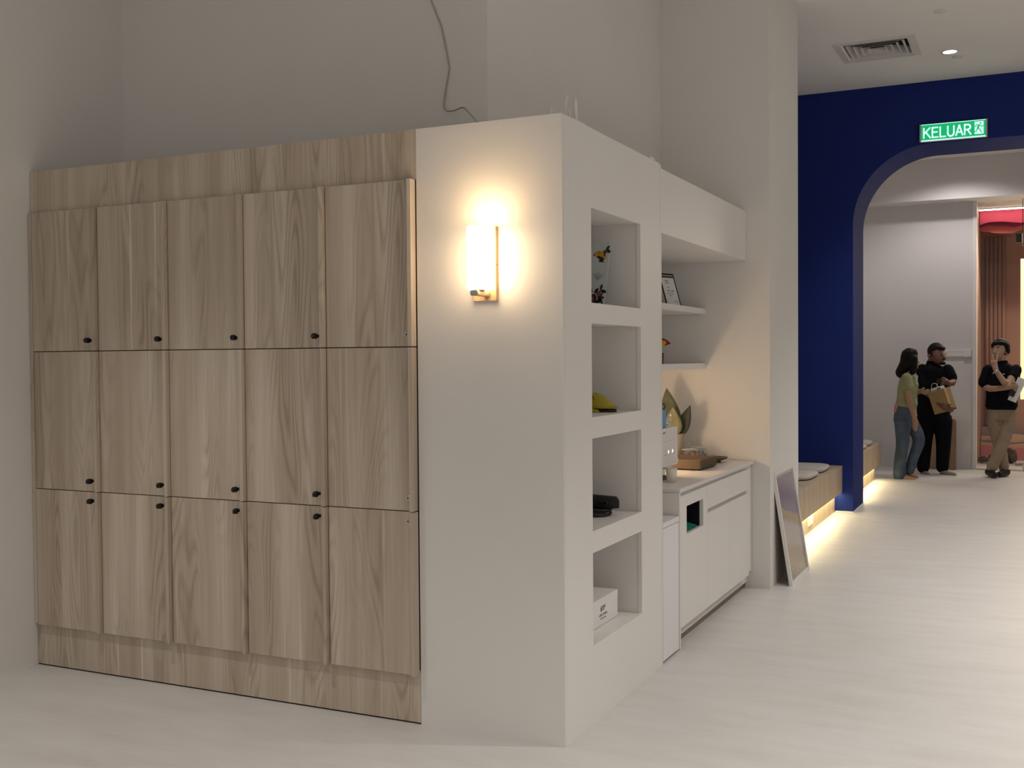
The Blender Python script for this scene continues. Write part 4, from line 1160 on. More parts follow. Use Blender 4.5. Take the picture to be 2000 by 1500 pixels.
def cushion(x, y, sx, sy, rz, lab):
    t = thing('seat_cushion', lab, 'cushion', (x, y, 0.4683), rz, 'flat seat cushions on the benches')
    def shell(k, z0, h, top):
        bm = bmesh.new(); n = 12; m = 40; rings = []
        for q in range(n + 1):
            t_ = q / n; ph = -PI / 2 + PI * t_
            r_ = (abs(math.cos(ph)) ** .55); zz = z0 + h / 2 * (1 + (abs(math.sin(ph)) ** .8) * (1 if ph > 0 else -1))
            f = 1 - .16 * (1 - r_) if q not in (0, n) else .80
            ring = []
            for g in range(m):
                a = 2 * PI * g / m; ca, sa = math.cos(a), math.sin(a)
                e = 0.42
                u_ = abs(ca) ** e * (1 if ca > 0 else -1); v_ = abs(sa) ** e * (1 if sa > 0 else -1)
                ring.append(bm.verts.new((u_ * sx / 2 * f * k, v_ * sy / 2 * f * k, zz)))
            rings.append(ring)
        for a, b_ in zip(rings, rings[1:]):
            for g in range(m): bm.faces.new((a[g], a[(g + 1) % m], b_[(g + 1) % m], b_[g]))
        for ring, s in ((rings[0], -1), (rings[-1], 1)):
            c = bm.verts.new((0, 0, ring[0].co.z + s * (.006 if s > 0 else 0)))
            for g in range(m): bm.faces.new((c, ring[g], ring[(g + 1) % m]))
        return bm
    finish('pad', shell(1.0, 0.004, 0.043, True), M['cushion'], t, smooth=True)
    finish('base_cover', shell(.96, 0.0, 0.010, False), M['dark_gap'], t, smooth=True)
cushion(-0.33, 6.72, .53, .60, .03, 'oatmeal bench cushion nearest the blue wall')
cushion(-0.31, 6.03, .50, .58, -.03, 'oatmeal bench cushion nearer the leaning picture')
cushion(-0.34, 10.02, .54, .56, .02, 'oatmeal cushion at the far end of the bench beyond the arch')
cushion(-0.31, 9.35, .50, .55, -.02, 'oatmeal cushion of the far bench partly hidden by the arch')

SK = thing('socket_plate', 'white double socket plate on the lit bench kick board', 'socket', (-0.085, 5.91, 0.105))
finish('plate', box(0, .008, -.115, .115, -.045, .045, .002), M['white_cool'], SK)
for s in (-1, 1):
    finish('outlet', box(.0081, .0095, s * .055 - .032, s * .055 + .032, -.034, .030, .0006), M['paper'], SK)
    finish('rocker_switch', box(.0096, .0125, s * .055 - .008, s * .055 + .008, .004, .024, .001), M['white_cool'], SK)

# ================================================================== far wall things
TK = thing('cable_trunking', 'white cable trunking with socket on the far white wall', 'trunking', (0.78, YF, 1.596))
finish('channel', box(-.28, .095, -.030, -.0005, -.045, .045, .003), M['white_cool'], TK)
finish('cover_line', box(-.28, .095, -.0312, -.0302, .020, .026), M['vent'], TK)
finish('socket_box', box(.0955, .190, -.045, -.0005, -.050, .050, .004), M['white_cool'], TK)
finish('rocker_switch', box(.128, .158, -.049, -.0451, -.022, .018, .002), M['paper'], TK)
for i, (x, y, w_, h_, d_, ln_, lab) in enumerate([(0.44, 12.05, .46, .70, .05, .10, 'flat brown cardboard box leaning on the far wall behind the tall man'),
                                                   (0.735, 12.02, .085, .66, .10, .07, 'narrow upright cardboard carton beside the tall man\'s leg')]):
    t = thing('cardboard_box', lab, 'box', (x, y, 0.0))
    def tl(name, bm, m):
        bmesh.ops.rotate(bm, cent=(0, 0, 0), matrix=Matrix.Rotation(-ln_, 3, 'X'), verts=bm.verts)
        return finish(name, bm, M[m], t)
    tl('panel', box(-w_ / 2, w_ / 2, 0, d_, .004, h_, .003), 'card')
    tl('side_flap', box(w_ / 2 + .0005, w_ / 2 + .004, .004, d_ - .004, .006, h_ + .02, .001, 1), 'kraft')
    tl('top_flap', box(-w_ / 2 + .01, w_ / 2 - .004, .006, .010, h_ + .0005, h_ + .03), 'card')

# ================================================================== people
def blob(name, chains, m, parent, voxel=0.006, smooth=2, ang=0.0):
    """one continuous surface: tapered, rounded limbs fused by a voxel remesh"""
    bm = bmesh.new()
    S = 16
    for ch in chains:
        pts = [(Vector(p[:3]), p[3], p[4] if len(p) > 4 else p[3]) for p in ch]
        if len(pts) == 1:
            ball(bm, pts[0][0], 1.0, 3, (pts[0][1], pts[0][2], max(pts[0][1], pts[0][2]))); continue
        flat = any(abs(a - b_) > 1e-6 for _, a, b_ in pts)
        dense = []
        for (p, a, b_), (q, c, d) in zip(pts, pts[1:]):
            for k in range(4):
                t = k / 4; dense.append((p.lerp(q, t), a + (c - a) * t, b_ + (d - b_) * t))
        dense.append(pts[-1])
        # light smoothing of the centre line and radii keeps elbows and waists soft
        for _ in range(2):
            nd = dense[:]
            for i in range(1, len(dense) - 1):
                nd[i] = ((dense[i - 1][0] + dense[i][0] * 2 + dense[i + 1][0]) / 4, (dense[i - 1][1] + dense[i][1] * 2 + dense[i + 1][1]) / 4, (dense[i - 1][2] + dense[i][2] * 2 + dense[i + 1][2]) / 4)
            dense = nd
        rings = []
        up = None
        for i, (p, a, b_) in enumerate(dense):
            d = (dense[min(i + 1, len(dense) - 1)][0] - dense[max(i - 1, 0)][0]).normalized()
            if flat:
                ex, ey = Vector((1, 0, 0)), Vector((0, 1, 0))
            else:
                if up is None: up = Vector((0, 1, 0)) if abs(d.y) < .9 else Vector((1, 0, 0))
                ex = d.cross(up).normalized(); ey = ex.cross(d).normalized(); up = ey
            rings.append([bm.verts.new(p + ex * a * math.cos(2 * PI * k / S) + ey * b_ * math.sin(2 * PI * k / S)) for k in range(S)])
        for a, b_ in zip(rings, rings[1:]):
            for k in range(S): bm.faces.new((a[k], b_[k], b_[(k + 1) % S], a[(k + 1) % S]))
        bm.faces.new(rings[0][::-1]); bm.faces.new(rings[-1])
        if not flat or pts[0][1] < .12:
            for e in (0, -1):
                p, a, b_ = dense[e]
                ball(bm, p, 1.0, 2, (a * .985, b_ * .985, min(a, b_) * .985))
    bmesh.ops.recalc_face_normals(bm, faces=bm.faces)
    me = bpy.data.meshes.new(name); bm.to_mesh(me); bm.free()
    tmp = bpy.data.objects.new('tmp', me); COL.objects.link(tmp)
    md = tmp.modifiers.new('r', 'REMESH'); md.mode = 'VOXEL'; md.voxel_size = voxel
    sm = tmp.modifiers.new('s', 'SMOOTH'); sm.factor = 0.5; sm.iterations = smooth
    dg = bpy.context.evaluated_depsgraph_get(); dg.update()
    out = bpy.data.meshes.new_from_object(tmp.evaluated_get(dg))
    bpy.data.objects.remove(tmp, do_unlink=True); bpy.data.meshes.remove(me)
    out.name = name; out.materials.clear(); out.materials.append(M[m])
    for p in out.polygons: p.use_smooth = True
    o = bpy.data.objects.new(name, out)
    return link(o, parent)
WOMAN = {
    'body': [
        [(0.051, 0.0, 1.547, 0.088, 0.086), (0.057, 0.0, 1.495, 0.092, 0.08), (0.081, 0.0, 1.449, 0.066, 0.066)],
        [(0.112, 0.0, 1.43, 0.034)],
        [(0.136, 0.0, 1.498, 0.014), (0.152, 0.0, 1.478, 0.013)],
        [(0.13, 0.0, 1.453, 0.02)],
        [(0.051, 0.0, 1.43, 0.05), (0.039, 0.0, 1.319, 0.052)],
        [(0.026, 0.0, 1.287, 0.09, 0.15), (0.02, 0.0, 1.163, 0.105, 0.14), (0.008, 0.0, 1.046, 0.1, 0.13), (-0.004, 0.0, 0.915, 0.098, 0.12), (-0.023, 0.0, 0.804, 0.098, 0.12)],
        [(0.022, -0.15, 1.29, 0.05), (0.046, -0.2, 1.04, 0.039), (0.107, -0.17, 0.821, 0.028)],
        [(0.107, -0.17, 0.821, 0.028), (0.121, -0.165, 0.75, 0.036), (0.124, -0.16, 0.711, 0.036)],
        [(0.105, -0.18, 0.718, 0.0105), (0.102, -0.18, 0.68, 0.01), (0.104, -0.175, 0.647, 0.009)],
        [(0.117, -0.185, 0.706, 0.0105), (0.117, -0.185, 0.661, 0.01), (0.12, -0.18, 0.628, 0.009)],
        [(0.128, -0.175, 0.706, 0.0105), (0.132, -0.175, 0.661, 0.01), (0.133, -0.17, 0.625, 0.009)],
        [(0.139, -0.16, 0.711, 0.01), (0.144, -0.155, 0.672, 0.0095), (0.143, -0.15, 0.643, 0.0085)],
        [(0.132, -0.15, 0.762, 0.012), (0.147, -0.145, 0.723, 0.011), (0.148, -0.14, 0.691, 0.01)],
        [(0.057, 0.14, 1.284, 0.05), (0.089, 0.12, 1.088, 0.038), (0.167, 0.0, 1.118, 0.028)],
        [(0.167, 0.0, 1.118, 0.028), (0.196, -0.02, 1.116, 0.034), (0.209, -0.03, 1.11, 0.032)],
        [(0.214, -0.05, 1.127, 0.01), (0.239, -0.06, 1.13, 0.0095), (0.26, -0.06, 1.143, 0.0085)],
        [(0.217, -0.05, 1.114, 0.0105), (0.245, -0.06, 1.108, 0.0095), (0.268, -0.06, 1.121, 0.0085)],
        [(0.216, -0.03, 1.1, 0.0105), (0.242, -0.04, 1.088, 0.0095), (0.264, -0.04, 1.098, 0.0085)],
        [(0.208, -0.01, 1.093, 0.01), (0.227, -0.015, 1.074, 0.009), (0.245, -0.015, 1.077, 0.0085)],
        [(0.189, -0.04, 1.139, 0.012), (0.205, -0.05, 1.157, 0.011), (0.224, -0.055, 1.159, 0.0095)],
        [(-0.035, -0.06, 0.741, 0.085), (-0.033, -0.08, 0.443, 0.06), (-0.067, -0.04, 0.04, 0.042)],
        [(0.025, 0.09, 0.747, 0.085), (0.163, 0.06, 0.503, 0.06), (0.04, 0.06, 0.08, 0.04)],
        [(-0.061, -0.04, 0.021, 0.04), (0.021, -0.06, 0.011, 0.036), (0.101, -0.07, 0.002, 0.022)],
        [(0.04, 0.06, 0.054, 0.038), (0.084, 0.05, 0.04, 0.033), (0.128, 0.05, 0.026, 0.02)],
    ],
    'shirt': [
        [(0.039, 0.0, 1.326, 0.075, 0.085), (0.026, 0.0, 1.28, 0.105, 0.165), (0.023, 0.0, 1.163, 0.128, 0.15), (0.011, 0.0, 1.046, 0.122, 0.145), (0.008, 0.0, 0.948, 0.135, 0.15)],
        [(0.084, -0.03, 1.197, 0.07)],
        [(0.022, -0.15, 1.29, 0.065), (0.04, -0.17, 1.174, 0.068)],
        [(0.05, 0.14, 1.284, 0.063), (0.069, 0.14, 1.159, 0.066)],
    ],
    'jeans': [
        [(-0.004, 0.0, 0.921, 0.118, 0.14), (-0.023, 0.0, 0.83, 0.124, 0.15), (-0.029, 0.0, 0.738, 0.125, 0.15)],
        [(-0.035, -0.06, 0.741, 0.105), (-0.033, -0.08, 0.443, 0.077), (-0.069, -0.06, 0.199, 0.075), (-0.074, -0.04, 0.04, 0.08)],
        [(0.025, 0.09, 0.747, 0.1), (0.169, 0.06, 0.503, 0.075), (0.089, 0.06, 0.292, 0.065), (0.034, 0.06, 0.093, 0.062)],
    ],
    'hair': [
        [(0.038, 0.0, 1.573, 0.105, 0.1), (0.026, 0.0, 1.495, 0.1, 0.1), (-0.011, 0.0, 1.417, 0.1, 0.1), (-0.048, 0.0, 1.359, 0.085, 0.09)],
        [(0.106, 0.0, 1.592, 0.035, 0.06)],
        [(0.099, -0.06, 1.534, 0.05), (0.1, -0.075, 1.437, 0.045), (0.089, -0.08, 1.366, 0.04)],
        [(0.088, 0.06, 1.534, 0.05), (0.081, 0.075, 1.436, 0.045), (0.056, 0.08, 1.377, 0.04)],
    ],
}
TALL_MAN = {
    'body': [
        [(-0.027, -0.0, 1.625, 0.1, 0.095), (-0.007, -0.02, 1.571, 0.098, 0.09), (0.013, -0.04, 1.523, 0.078, 0.075)],
        [(0.034, -0.06, 1.49, 0.045)],
        [(0.072, -0.08, 1.563, 0.016), (0.093, -0.1, 1.533, 0.018)],
        [(-0.107, -0.07, 1.565, 0.022)],
        [(-0.066, 0.01, 1.51, 0.066), (-0.072, 0.01, 1.422, 0.068)],
        [(-0.059, -0.0, 1.395, 0.17, 0.11), (-0.052, -0.0, 1.26, 0.185, 0.125), (-0.058, -0.0, 1.022, 0.18, 0.13), (-0.058, -0.0, 0.819, 0.18, 0.13)],
        [(-0.196, -0.03, 1.382, 0.06), (-0.146, -0.1, 1.1, 0.048), (0.058, -0.31, 0.928, 0.034)],
        [(0.058, -0.31, 0.928, 0.034), (0.11, -0.36, 0.898, 0.042), (0.136, -0.38, 0.889, 0.04)],
        [(0.144, -0.4, 0.91, 0.0115), (0.181, -0.42, 0.908, 0.011), (0.205, -0.41, 0.898, 0.01)],
        [(0.15, -0.4, 0.89, 0.0115), (0.188, -0.42, 0.885, 0.011), (0.211, -0.405, 0.875, 0.01)],
        [(0.146, -0.39, 0.874, 0.0115), (0.181, -0.41, 0.865, 0.011), (0.204, -0.395, 0.855, 0.01)],
        [(0.136, -0.38, 0.86, 0.011), (0.165, -0.4, 0.848, 0.0105), (0.185, -0.385, 0.841, 0.0095)],
        [(0.124, -0.38, 0.925, 0.0125), (0.156, -0.41, 0.94, 0.012), (0.181, -0.42, 0.938, 0.0105)],
        [(0.118, -0.0, 1.381, 0.06), (0.193, -0.06, 1.208, 0.048), (0.137, -0.2, 1.207, 0.034)],
        [(0.137, -0.2, 1.207, 0.034), (0.108, -0.23, 1.228, 0.042), (0.096, -0.245, 1.235, 0.04)],
        [(0.082, -0.26, 1.265, 0.0115), (0.058, -0.28, 1.255, 0.011), (0.048, -0.28, 1.232, 0.01)],
        [(0.079, -0.27, 1.245, 0.0115), (0.056, -0.29, 1.229, 0.011), (0.05, -0.285, 1.206, 0.01)],
        [(0.082, -0.27, 1.225, 0.0115), (0.062, -0.285, 1.207, 0.011), (0.058, -0.28, 1.187, 0.01)],
        [(0.091, -0.26, 1.205, 0.011), (0.074, -0.275, 1.189, 0.0105), (0.073, -0.27, 1.172, 0.0095)],
        [(0.103, -0.25, 1.265, 0.0125), (0.082, -0.27, 1.282, 0.012), (0.065, -0.28, 1.275, 0.0105)],
        [(-0.153, -0.0, 0.729, 0.11), (-0.166, -0.0, 0.402, 0.075), (-0.181, -0.0, 0.061, 0.05)],
        [(0.056, -0.0, 0.733, 0.11), (0.069, 0.0, 0.409, 0.075), (0.051, -0.0, 0.069, 0.05)],
    ],
    'polo_shirt': [
        [(-0.072, 0.01, 1.449, 0.085, 0.085), (-0.059, -0.0, 1.395, 0.18, 0.13), (-0.052, -0.0, 1.26, 0.205, 0.145), (-0.058, 0.0, 1.043, 0.205, 0.15), (-0.058, -0.0, 0.853, 0.21, 0.15), (-0.058, -0.0, 0.799, 0.21, 0.15)],
        [(-0.197, -0.02, 1.382, 0.08), (-0.182, -0.05, 1.26, 0.082), (-0.146, -0.09, 1.16, 0.085)],
        [(0.118, -0.0, 1.381, 0.075), (0.163, -0.03, 1.274, 0.078)],
    ],
    'trousers': [
        [(-0.058, -0.0, 0.833, 0.205, 0.145), (-0.051, -0.0, 0.718, 0.2, 0.145)],
        [(-0.153, -0.0, 0.716, 0.125), (-0.166, -0.0, 0.402, 0.093), (-0.184, -0.0, 0.081, 0.082)],
        [(0.056, -0.0, 0.719, 0.125), (0.069, 0.0, 0.409, 0.093), (0.054, -0.0, 0.09, 0.08)],
    ],
    'sock_a': [
        [(-0.178, -0.0, 0.047, 0.045), (-0.17, -0.02, 0.009, 0.04), (-0.119, -0.1, -0.005, 0.035)],
    ],
    'sock_b': [
        [(0.044, -0.0, 0.056, 0.045), (0.072, -0.03, 0.022, 0.042), (0.131, -0.07, 0.012, 0.037), (0.207, -0.1, 0.008, 0.03)],
    ],
}
YOUNG_MAN = {
    'body': [
        [(0.019, -0.0, 1.676, 0.09, 0.095), (0.008, -0.02, 1.617, 0.088, 0.088), (-0.009, -0.05, 1.558, 0.066, 0.07)],
        [(-0.021, -0.07, 1.512, 0.038)],
        [(-0.029, -0.115, 1.637, 0.013), (-0.038, -0.125, 1.601, 0.018)],
        [(0.106, -0.0, 1.597, 0.022)],
        [(-0.032, -0.1, 1.558, 0.022)],
        [(0.05, -0.0, 1.525, 0.06), (0.056, -0.0, 1.433, 0.062)],
        [(0.05, -0.0, 1.393, 0.165, 0.1), (0.05, -0.0, 1.262, 0.175, 0.115), (0.039, -0.0, 1.031, 0.16, 0.115), (0.045, -0.0, 0.833, 0.165, 0.12)],
        [(-0.112, -0.02, 1.381, 0.055), (-0.156, -0.06, 1.124, 0.042), (0.109, -0.24, 1.156, 0.032)],
        [(0.109, -0.24, 1.156, 0.032), (0.15, -0.26, 1.173, 0.04), (0.174, -0.265, 1.18, 0.038)],
        [(0.185, -0.285, 1.206, 0.0115), (0.215, -0.29, 1.203, 0.011), (0.232, -0.285, 1.187, 0.01)],
        [(0.189, -0.295, 1.187, 0.0115), (0.221, -0.3, 1.181, 0.011), (0.235, -0.29, 1.158, 0.01)],
        [(0.186, -0.29, 1.168, 0.0115), (0.215, -0.295, 1.155, 0.011), (0.227, -0.285, 1.133, 0.01)],
        [(0.177, -0.28, 1.151, 0.011), (0.2, -0.285, 1.136, 0.0105), (0.209, -0.28, 1.116, 0.0095)],
        [(0.162, -0.28, 1.206, 0.0125), (0.185, -0.295, 1.226, 0.012), (0.206, -0.3, 1.224, 0.0105)],
        [(0.217, -0.01, 1.38, 0.055), (0.115, -0.25, 1.163, 0.045), (-0.012, -0.27, 1.371, 0.03)],
        [(-0.012, -0.27, 1.371, 0.03), (-0.031, -0.25, 1.439, 0.038), (-0.034, -0.245, 1.465, 0.037)],
        [(-0.014, -0.235, 1.481, 0.011), (-0.002, -0.21, 1.526, 0.0105), (0.005, -0.175, 1.578, 0.0095)],
        [(-0.037, -0.24, 1.487, 0.011), (-0.05, -0.215, 1.533, 0.0105), (-0.06, -0.19, 1.572, 0.0095)],
        [(-0.052, -0.25, 1.481, 0.0115), (-0.069, -0.26, 1.497, 0.011), (-0.057, -0.285, 1.475, 0.0105)],
        [(-0.055, -0.25, 1.461, 0.0115), (-0.072, -0.26, 1.475, 0.011), (-0.06, -0.28, 1.455, 0.0105)],
        [(-0.016, -0.255, 1.442, 0.0125), (-0.022, -0.275, 1.478, 0.012), (-0.042, -0.28, 1.487, 0.0105)],
        [(0.124, -0.0, 0.736, 0.095), (0.06, -0.06, 0.422, 0.065), (-0.062, -0.1, 0.113, 0.045)],
        [(-0.033, -0.0, 0.733, 0.095), (0.021, 0.04, 0.414, 0.065), (0.073, 0.05, 0.103, 0.045)],
    ],
    'polo_shirt': [
        [(0.056, -0.0, 1.462, 0.07, 0.075), (0.053, -0.0, 1.406, 0.165, 0.115), (0.05, -0.0, 1.262, 0.19, 0.13), (0.042, 0.0, 1.051, 0.182, 0.13), (0.045, -0.0, 0.906, 0.195, 0.135)],
        [(-0.112, -0.02, 1.381, 0.07), (-0.142, -0.03, 1.275, 0.072), (-0.16, -0.045, 1.216, 0.074)],
        [(0.214, -0.01, 1.38, 0.07), (0.183, -0.1, 1.283, 0.074)],
    ],
    'trousers': [
        [(0.045, -0.0, 0.873, 0.178, 0.125), (0.046, -0.0, 0.748, 0.175, 0.13)],
        [(0.124, -0.0, 0.736, 0.108), (0.06, -0.06, 0.422, 0.08), (-0.062, -0.1, 0.132, 0.07)],
        [(-0.033, -0.0, 0.733, 0.108), (0.021, 0.04, 0.414, 0.08), (0.073, 0.05, 0.123, 0.066)],
    ],
    'shoe_a': [
        [(-0.102, -0.06, 0.061, 0.05), (-0.063, -0.14, 0.051, 0.048), (-0.018, -0.26, 0.048, 0.036)],
    ],
    'shoe_b': [
        [(0.106, 0.06, 0.057, 0.05), (0.072, -0.0, 0.049, 0.046), (0.026, -0.1, 0.043, 0.036)],
    ],
}

def person(label, loc, D, skin, parts):
    t = thing('person', label, 'person', loc)
    blob('body', D['body'], skin, t, 0.005, 2)
    for key, name, m in parts: blob(name, D[key], m, t, 0.007, 3)
    return t
def feature(par, name, m, c, r, sc, rot=0.0):
    bm = bmesh.new(); ball(bm, (0, 0, 0), r, 2, sc)
    bmesh.ops.rotate(bm, cent=(0, 0, 0), matrix=Matrix.Rotation(rot, 3, 'Y'), verts=bm.verts)
    bmesh.ops.translate(bm, vec=c, verts=bm.verts)
    return finish(name, bm, M[m], par, smooth=True)

WO = person('woman with shoulder-length black hair in sage tee and jeans, seen from behind', (0.27, 10.66, 0.0), WOMAN, 'skin_tan',
            [('shirt', 'shirt', 'sage'), ('jeans', 'jeans', 'denim'), ('hair', 'hair', 'hair')])
TM = person('tall bearded man in black polo and trousers hugging a paper bag', (0.60, 11.38, 0.0), TALL_MAN, 'skin_brown',
            [('polo_shirt', 'polo_shirt', 'black_cloth'), ('trousers', 'trousers', 'black_cloth'), ('sock_a', 'sock', 'sock'), ('sock_b', 'sock', 'sock')])
YM = person('young man in black polo and khaki trousers, hand at chin, legs crossed', (1.32, 11.33, 0.0), YOUNG_MAN, 'skin_light',
            [('polo_shirt', 'polo_shirt', 'black_cloth'), ('trousers', 'trousers', 'khaki'), ('shoe_a', 'shoe', 'shoe'), ('shoe_b', 'shoe', 'shoe')])
def fuse(name, bm, m, parent, voxel=0.006, smooth=1):
    """fuse overlapping closed pieces of a bmesh into one continuous surface"""
    bmesh.ops.recalc_face_normals(bm, faces=bm.faces)
    me = bpy.data.meshes.new(name); bm.to_mesh(me); bm.free()
    tmp = bpy.data.objects.new('tmp', me); COL.objects.link(tmp)
    md = tmp.modifiers.new('r', 'REMESH'); md.mode = 'VOXEL'; md.voxel_size = voxel
    sm = tmp.modifiers.new('s', 'SMOOTH'); sm.factor = 0.5; sm.iterations = smooth
    dg = bpy.context.evaluated_depsgraph_get(); dg.update()
    out = bpy.data.meshes.new_from_object(tmp.evaluated_get(dg))
    bpy.data.objects.remove(tmp, do_unlink=True); bpy.data.meshes.remove(me)
    out.name = name; out.materials.clear(); out.materials.append(M[m])
    for q in out.polygons: q.use_smooth = True
    return link(bpy.data.objects.new(name, out), parent)
def hair_cap(par, c, radii, d, tilt, k, extra=(), m='hair'):
    """short hair: the part of a slightly larger skull above a tilted hairline, with tufts at temple and nape"""
    bm = bmesh.new(); bmesh.ops.create_icosphere(bm, subdivisions=4, radius=1.0)
    rnd = random.Random(2)
    for v in bm.verts:
        v.co = Vector((v.co.x * radii[0], v.co.y * radii[1], v.co.z * radii[2])) * (1 + rnd.uniform(-.02, .025))
    n = Vector((-d[0] * tilt, -d[1] * tilt, 1)).normalized()
    bmesh.ops.bisect_plane(bm, geom=bm.verts[:] + bm.edges[:] + bm.faces[:], plane_co=n * k, plane_no=n, clear_inner=True)
    bmesh.ops.contextual_create(bm, geom=[e for e in bm.edges if len(e.link_faces) == 1])
    for (x, y, z, r, sc) in extra: ball(bm, (x, y, z), r, 3, sc)
    bmesh.ops.translate(bm, vec=c, verts=bm.verts)
    return fuse('hair', bm, m, par)
hair_cap(TM, (-.026, .010, 1.628), (.110, .104, .112), (.75, -.66), .70, -.030,
         [(-.075, .0, -.045, .045, (.7, 1.1, 1.2)), (-.035, -.085, -.035, .030, (1, .55, 1.5)), (.07, -.02, .035, .050, (1, 1.2, .6)), (.045, -.060, .040, .050, (1.1, .9, .6))])
hair_cap(YM, (.030, .012, 1.672), (.112, .112, .112), (-.45, -.89), .75, -.022,
         [(.085, .005, -.045, .045, (.7, 1.1, 1.2)), (.045, .07, -.06, .050, (1.2, .8, 1)), (-.050, -.070, .045, .046, (1.1, .8, .62)), (.010, -.088, .048, .046, (1.2, .7, .6)), (.070, -.050, .01, .042, (.7, .9, 1.2)), (-.085, -.03, .02, .038, (.7, 1.1, 1.0))])
# faces
for c in ((-0.060, -0.083, 1.644), (0.002, -0.094, 1.650)):
    feature(YM, 'eye', 'black', c, .011, (1.25, .6, .35), .08)
for c in ((-0.062, -0.082, 1.664), (0.006, -0.094, 1.672)):
    feature(YM, 'eyebrow', 'hair', c, .016, (1.2, .5, .22), .08)
for c in ((0.100, -0.062, 1.575), (0.050, -0.093, 1.572)):
    feature(TM, 'eye', 'black', c, .011, (1.1, .7, .35), -.1)
feature(TM, 'eyebrow', 'hair', (0.052, -0.092, 1.594), .017, (1.2, .5, .22), -.1)
feature(TM, 'eyebrow', 'hair', (0.100, -0.060, 1.596), .014, (1.0, .6, .22), -.1)
feature(TM, 'moustache', 'hair', (0.076, -0.092, 1.513), .022, (1.1, .7, .3), .1)
feature(TM, 'beard', 'hair', (0.050, -0.062, 1.470), .048, (1.1, 1.05, .55), .2)
feature(YM, 'shirt_logo', 'paper', (0.072, -0.128, 1.325), .012, (1.1, .35, .5))
for z in (1.40, 1.37): feature(YM, 'shirt_button', 'paper', (0.006, -0.112, z), .005, (1, .6, 1))

# things held and worn
WA = thing('wristwatch', 'steel wristwatch on the young man\'s raised wrist', 'watch', (1.32 - .020, 11.33 - .268, 1.352))
axis = Vector((-.45, .05, .89)).normalized()
def ring_about(ax, r, n=24):
    s = ax.orthogonal().normalized(); t_ = ax.cross(s)
    return [s * r * math.cos(2 * PI * k / n) + t_ * r * math.sin(2 * PI * k / n) for k in range(n)]
finish('strap', tube(bmesh.new(), ring_about(axis, .037), .007, 8, True), M['steel'], WA, smooth=True)
bm = bmesh.new(); lathe(bm, [(0, 0), (.020, 0), (.020, .009), (.017, .011), (0, .011)], 24)
bmesh.ops.rotate(bm, cent=(0, 0, 0), matrix=Vector((0, 0, 1)).rotation_difference(Vector((.55, -.80, .25))).to_matrix(), verts=bm.verts)
bmesh.ops.translate(bm, vec=Vector((.55, -.80, .25)) * .034, verts=bm.verts); finish('case', bm, M['steel'], WA, smooth=True)

def card_rot(bm, ry, rx=0, rz=0):
    bmesh.ops.rotate(bm, cent=(0, 0, 0), matrix=Matrix.Rotation(rz, 3, 'Z') @ Matrix.Rotation(ry, 3, 'Y') @ Matrix.Rotation(rx, 3, 'X'), verts=bm.verts); return bm
SH = thing('folded_sheet', 'white folded papers held under the young man\'s arm', 'paper', (1.32 + .228, 11.33 - .245, 1.128))
finish('sheet', card_rot(box(-.052, .052, -.003, .003, -.155, .155, .001), .40), M['paper'], SH)
finish('inner_sheet', card_rot(box(-.046, .050, .0035, .006, -.150, .158, .0005, 1), .44), M['card_mint'], SH)
PH = thing('phone', 'dark phone in the young man\'s hand against the papers', 'phone', (1.32 + .185, 11.33 - .262, 1.118))
finish('body', card_rot(box(-.036, .036, -.009, -.001, -.075, .075, .003), .40), M['black'], PH)
finish('lens_bump', card_rot(box(-.030, -.004, -.0125, -.0092, .038, .066, .002), .40), M['steel'], PH)

PK = thing('phone', 'pinkish phone sticking out of the woman\'s back jeans pocket', 'phone', (0.172, 10.575, 0.915))
finish('body', card_rot(box(-.034, .034, -.004, .004, -.06, .045, .003), .12), M['wave_pink'], PK)
finish('case_back', card_rot(box(-.036, .036, .0042, .006, -.062, .046, .001), .12), M['skin_light'], PK)
NB = thing('name_badge', 'small white name badge at the woman\'s chest', 'badge', (0.398, 10.58, 1.285))
finish('card', card_rot(box(-.022, .022, -.002, .002, -.04, .035, .001), .12, 0, -.5), M['paper'], NB)
finish('clip', card_rot(box(-.006, .006, -.003, .003, .0352, .048, .001), .12, 0, -.5), M['steel'], NB)

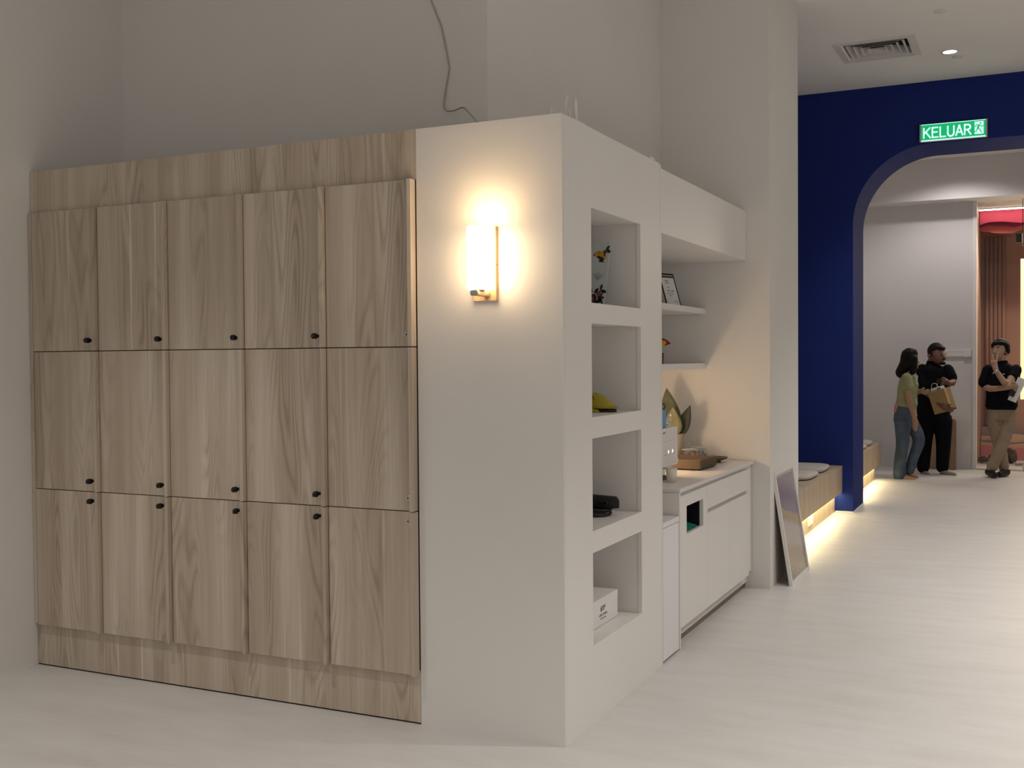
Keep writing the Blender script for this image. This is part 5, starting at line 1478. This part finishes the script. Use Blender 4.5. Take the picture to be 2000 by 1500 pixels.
BGP = thing('paper_bag', 'brown kraft paper shopping bag hugged by the tall man', 'bag', (0.712, 11.110, 0.84))
Rb = Matrix.Rotation(math.radians(-17), 3, 'Y') @ Matrix.Rotation(math.radians(-32), 3, 'Z')
def bag(name, bm, m, par=BGP, smooth=False):
    bmesh.ops.rotate(bm, cent=(0, 0, 0), matrix=Rb, verts=bm.verts); return finish(name, bm, M[m], par, smooth=smooth)
bw, bd, bh, th = .125, .065, .30, .0015
fr = bmesh.new(); bx(fr, -bw, bw, -bd, -bd + th, 0, bh); bag('front', fr, 'kraft')
fr = bmesh.new(); bx(fr, -bw, bw, bd - th, bd, 0, bh); bag('back', fr, 'kraft')
for s in (-1, 1):                                  # gussets folded inwards along the middle
    fr = bmesh.new(); P4 = [(s * bw, -bd + th), (s * (bw - .016), 0), (s * bw, bd - th)]
    for (a, b_) in zip(P4, P4[1:]): prism(fr, [a, b_, (b_[0] - s * th, b_[1]), (a[0] - s * th, a[1])], 'z', 0.02, bh)
    bag('gusset', fr, 'kraft')
fr = bmesh.new(); bx(fr, -bw + .001, bw - .001, -bd + th, bd - th, 0, .003); bag('base', fr, 'kraft')
for y in (-bd + .006, bd - .006):
    fr = bmesh.new(); tube(fr, [(-.05, y, bh - .04), (-.055, y, bh + .04), (-.03, y, bh + .085), (.0, y, bh + .095), (.03, y, bh + .085), (.055, y, bh + .04), (.05, y, bh - .04)], .003, 6)
    bag('handle', fr, 'paper', smooth=True)
PC = thing('wrapped_parcel', 'white and navy wrapped parcel showing in the paper bag top', 'parcel', (0.712, 11.110, 0.84))
fr = bmesh.new(); bx(fr, -.085, .07, -.045, .04, .10, bh + .035, .008); bag('wrap', fr, 'paper', PC)
M['navy_print'] = mat('navy_print', (.03, .03, .09), .5)
fr = bmesh.new(); prism(fr, [(-.01, bh - .03), (.068, bh - .04), (.068, bh + .02), (.03, bh + .028)], 'y', -.0475, -.0455); bag('printed_corner', fr, 'navy_print', PC)
KY = thing('phone', 'black phone in the tall man\'s raised left hand', 'phone', (0.60 + .035, 11.38 - .305, 1.235))
finish('body', card_rot(box(-.032, .032, -.004, .004, -.03, .03, .003), .3, .3), M['black'], KY)
finish('screen', card_rot(box(-.029, .029, -.0052, -.0042, -.027, .027, .001), .3, .3), M['dark_gap'], KY)
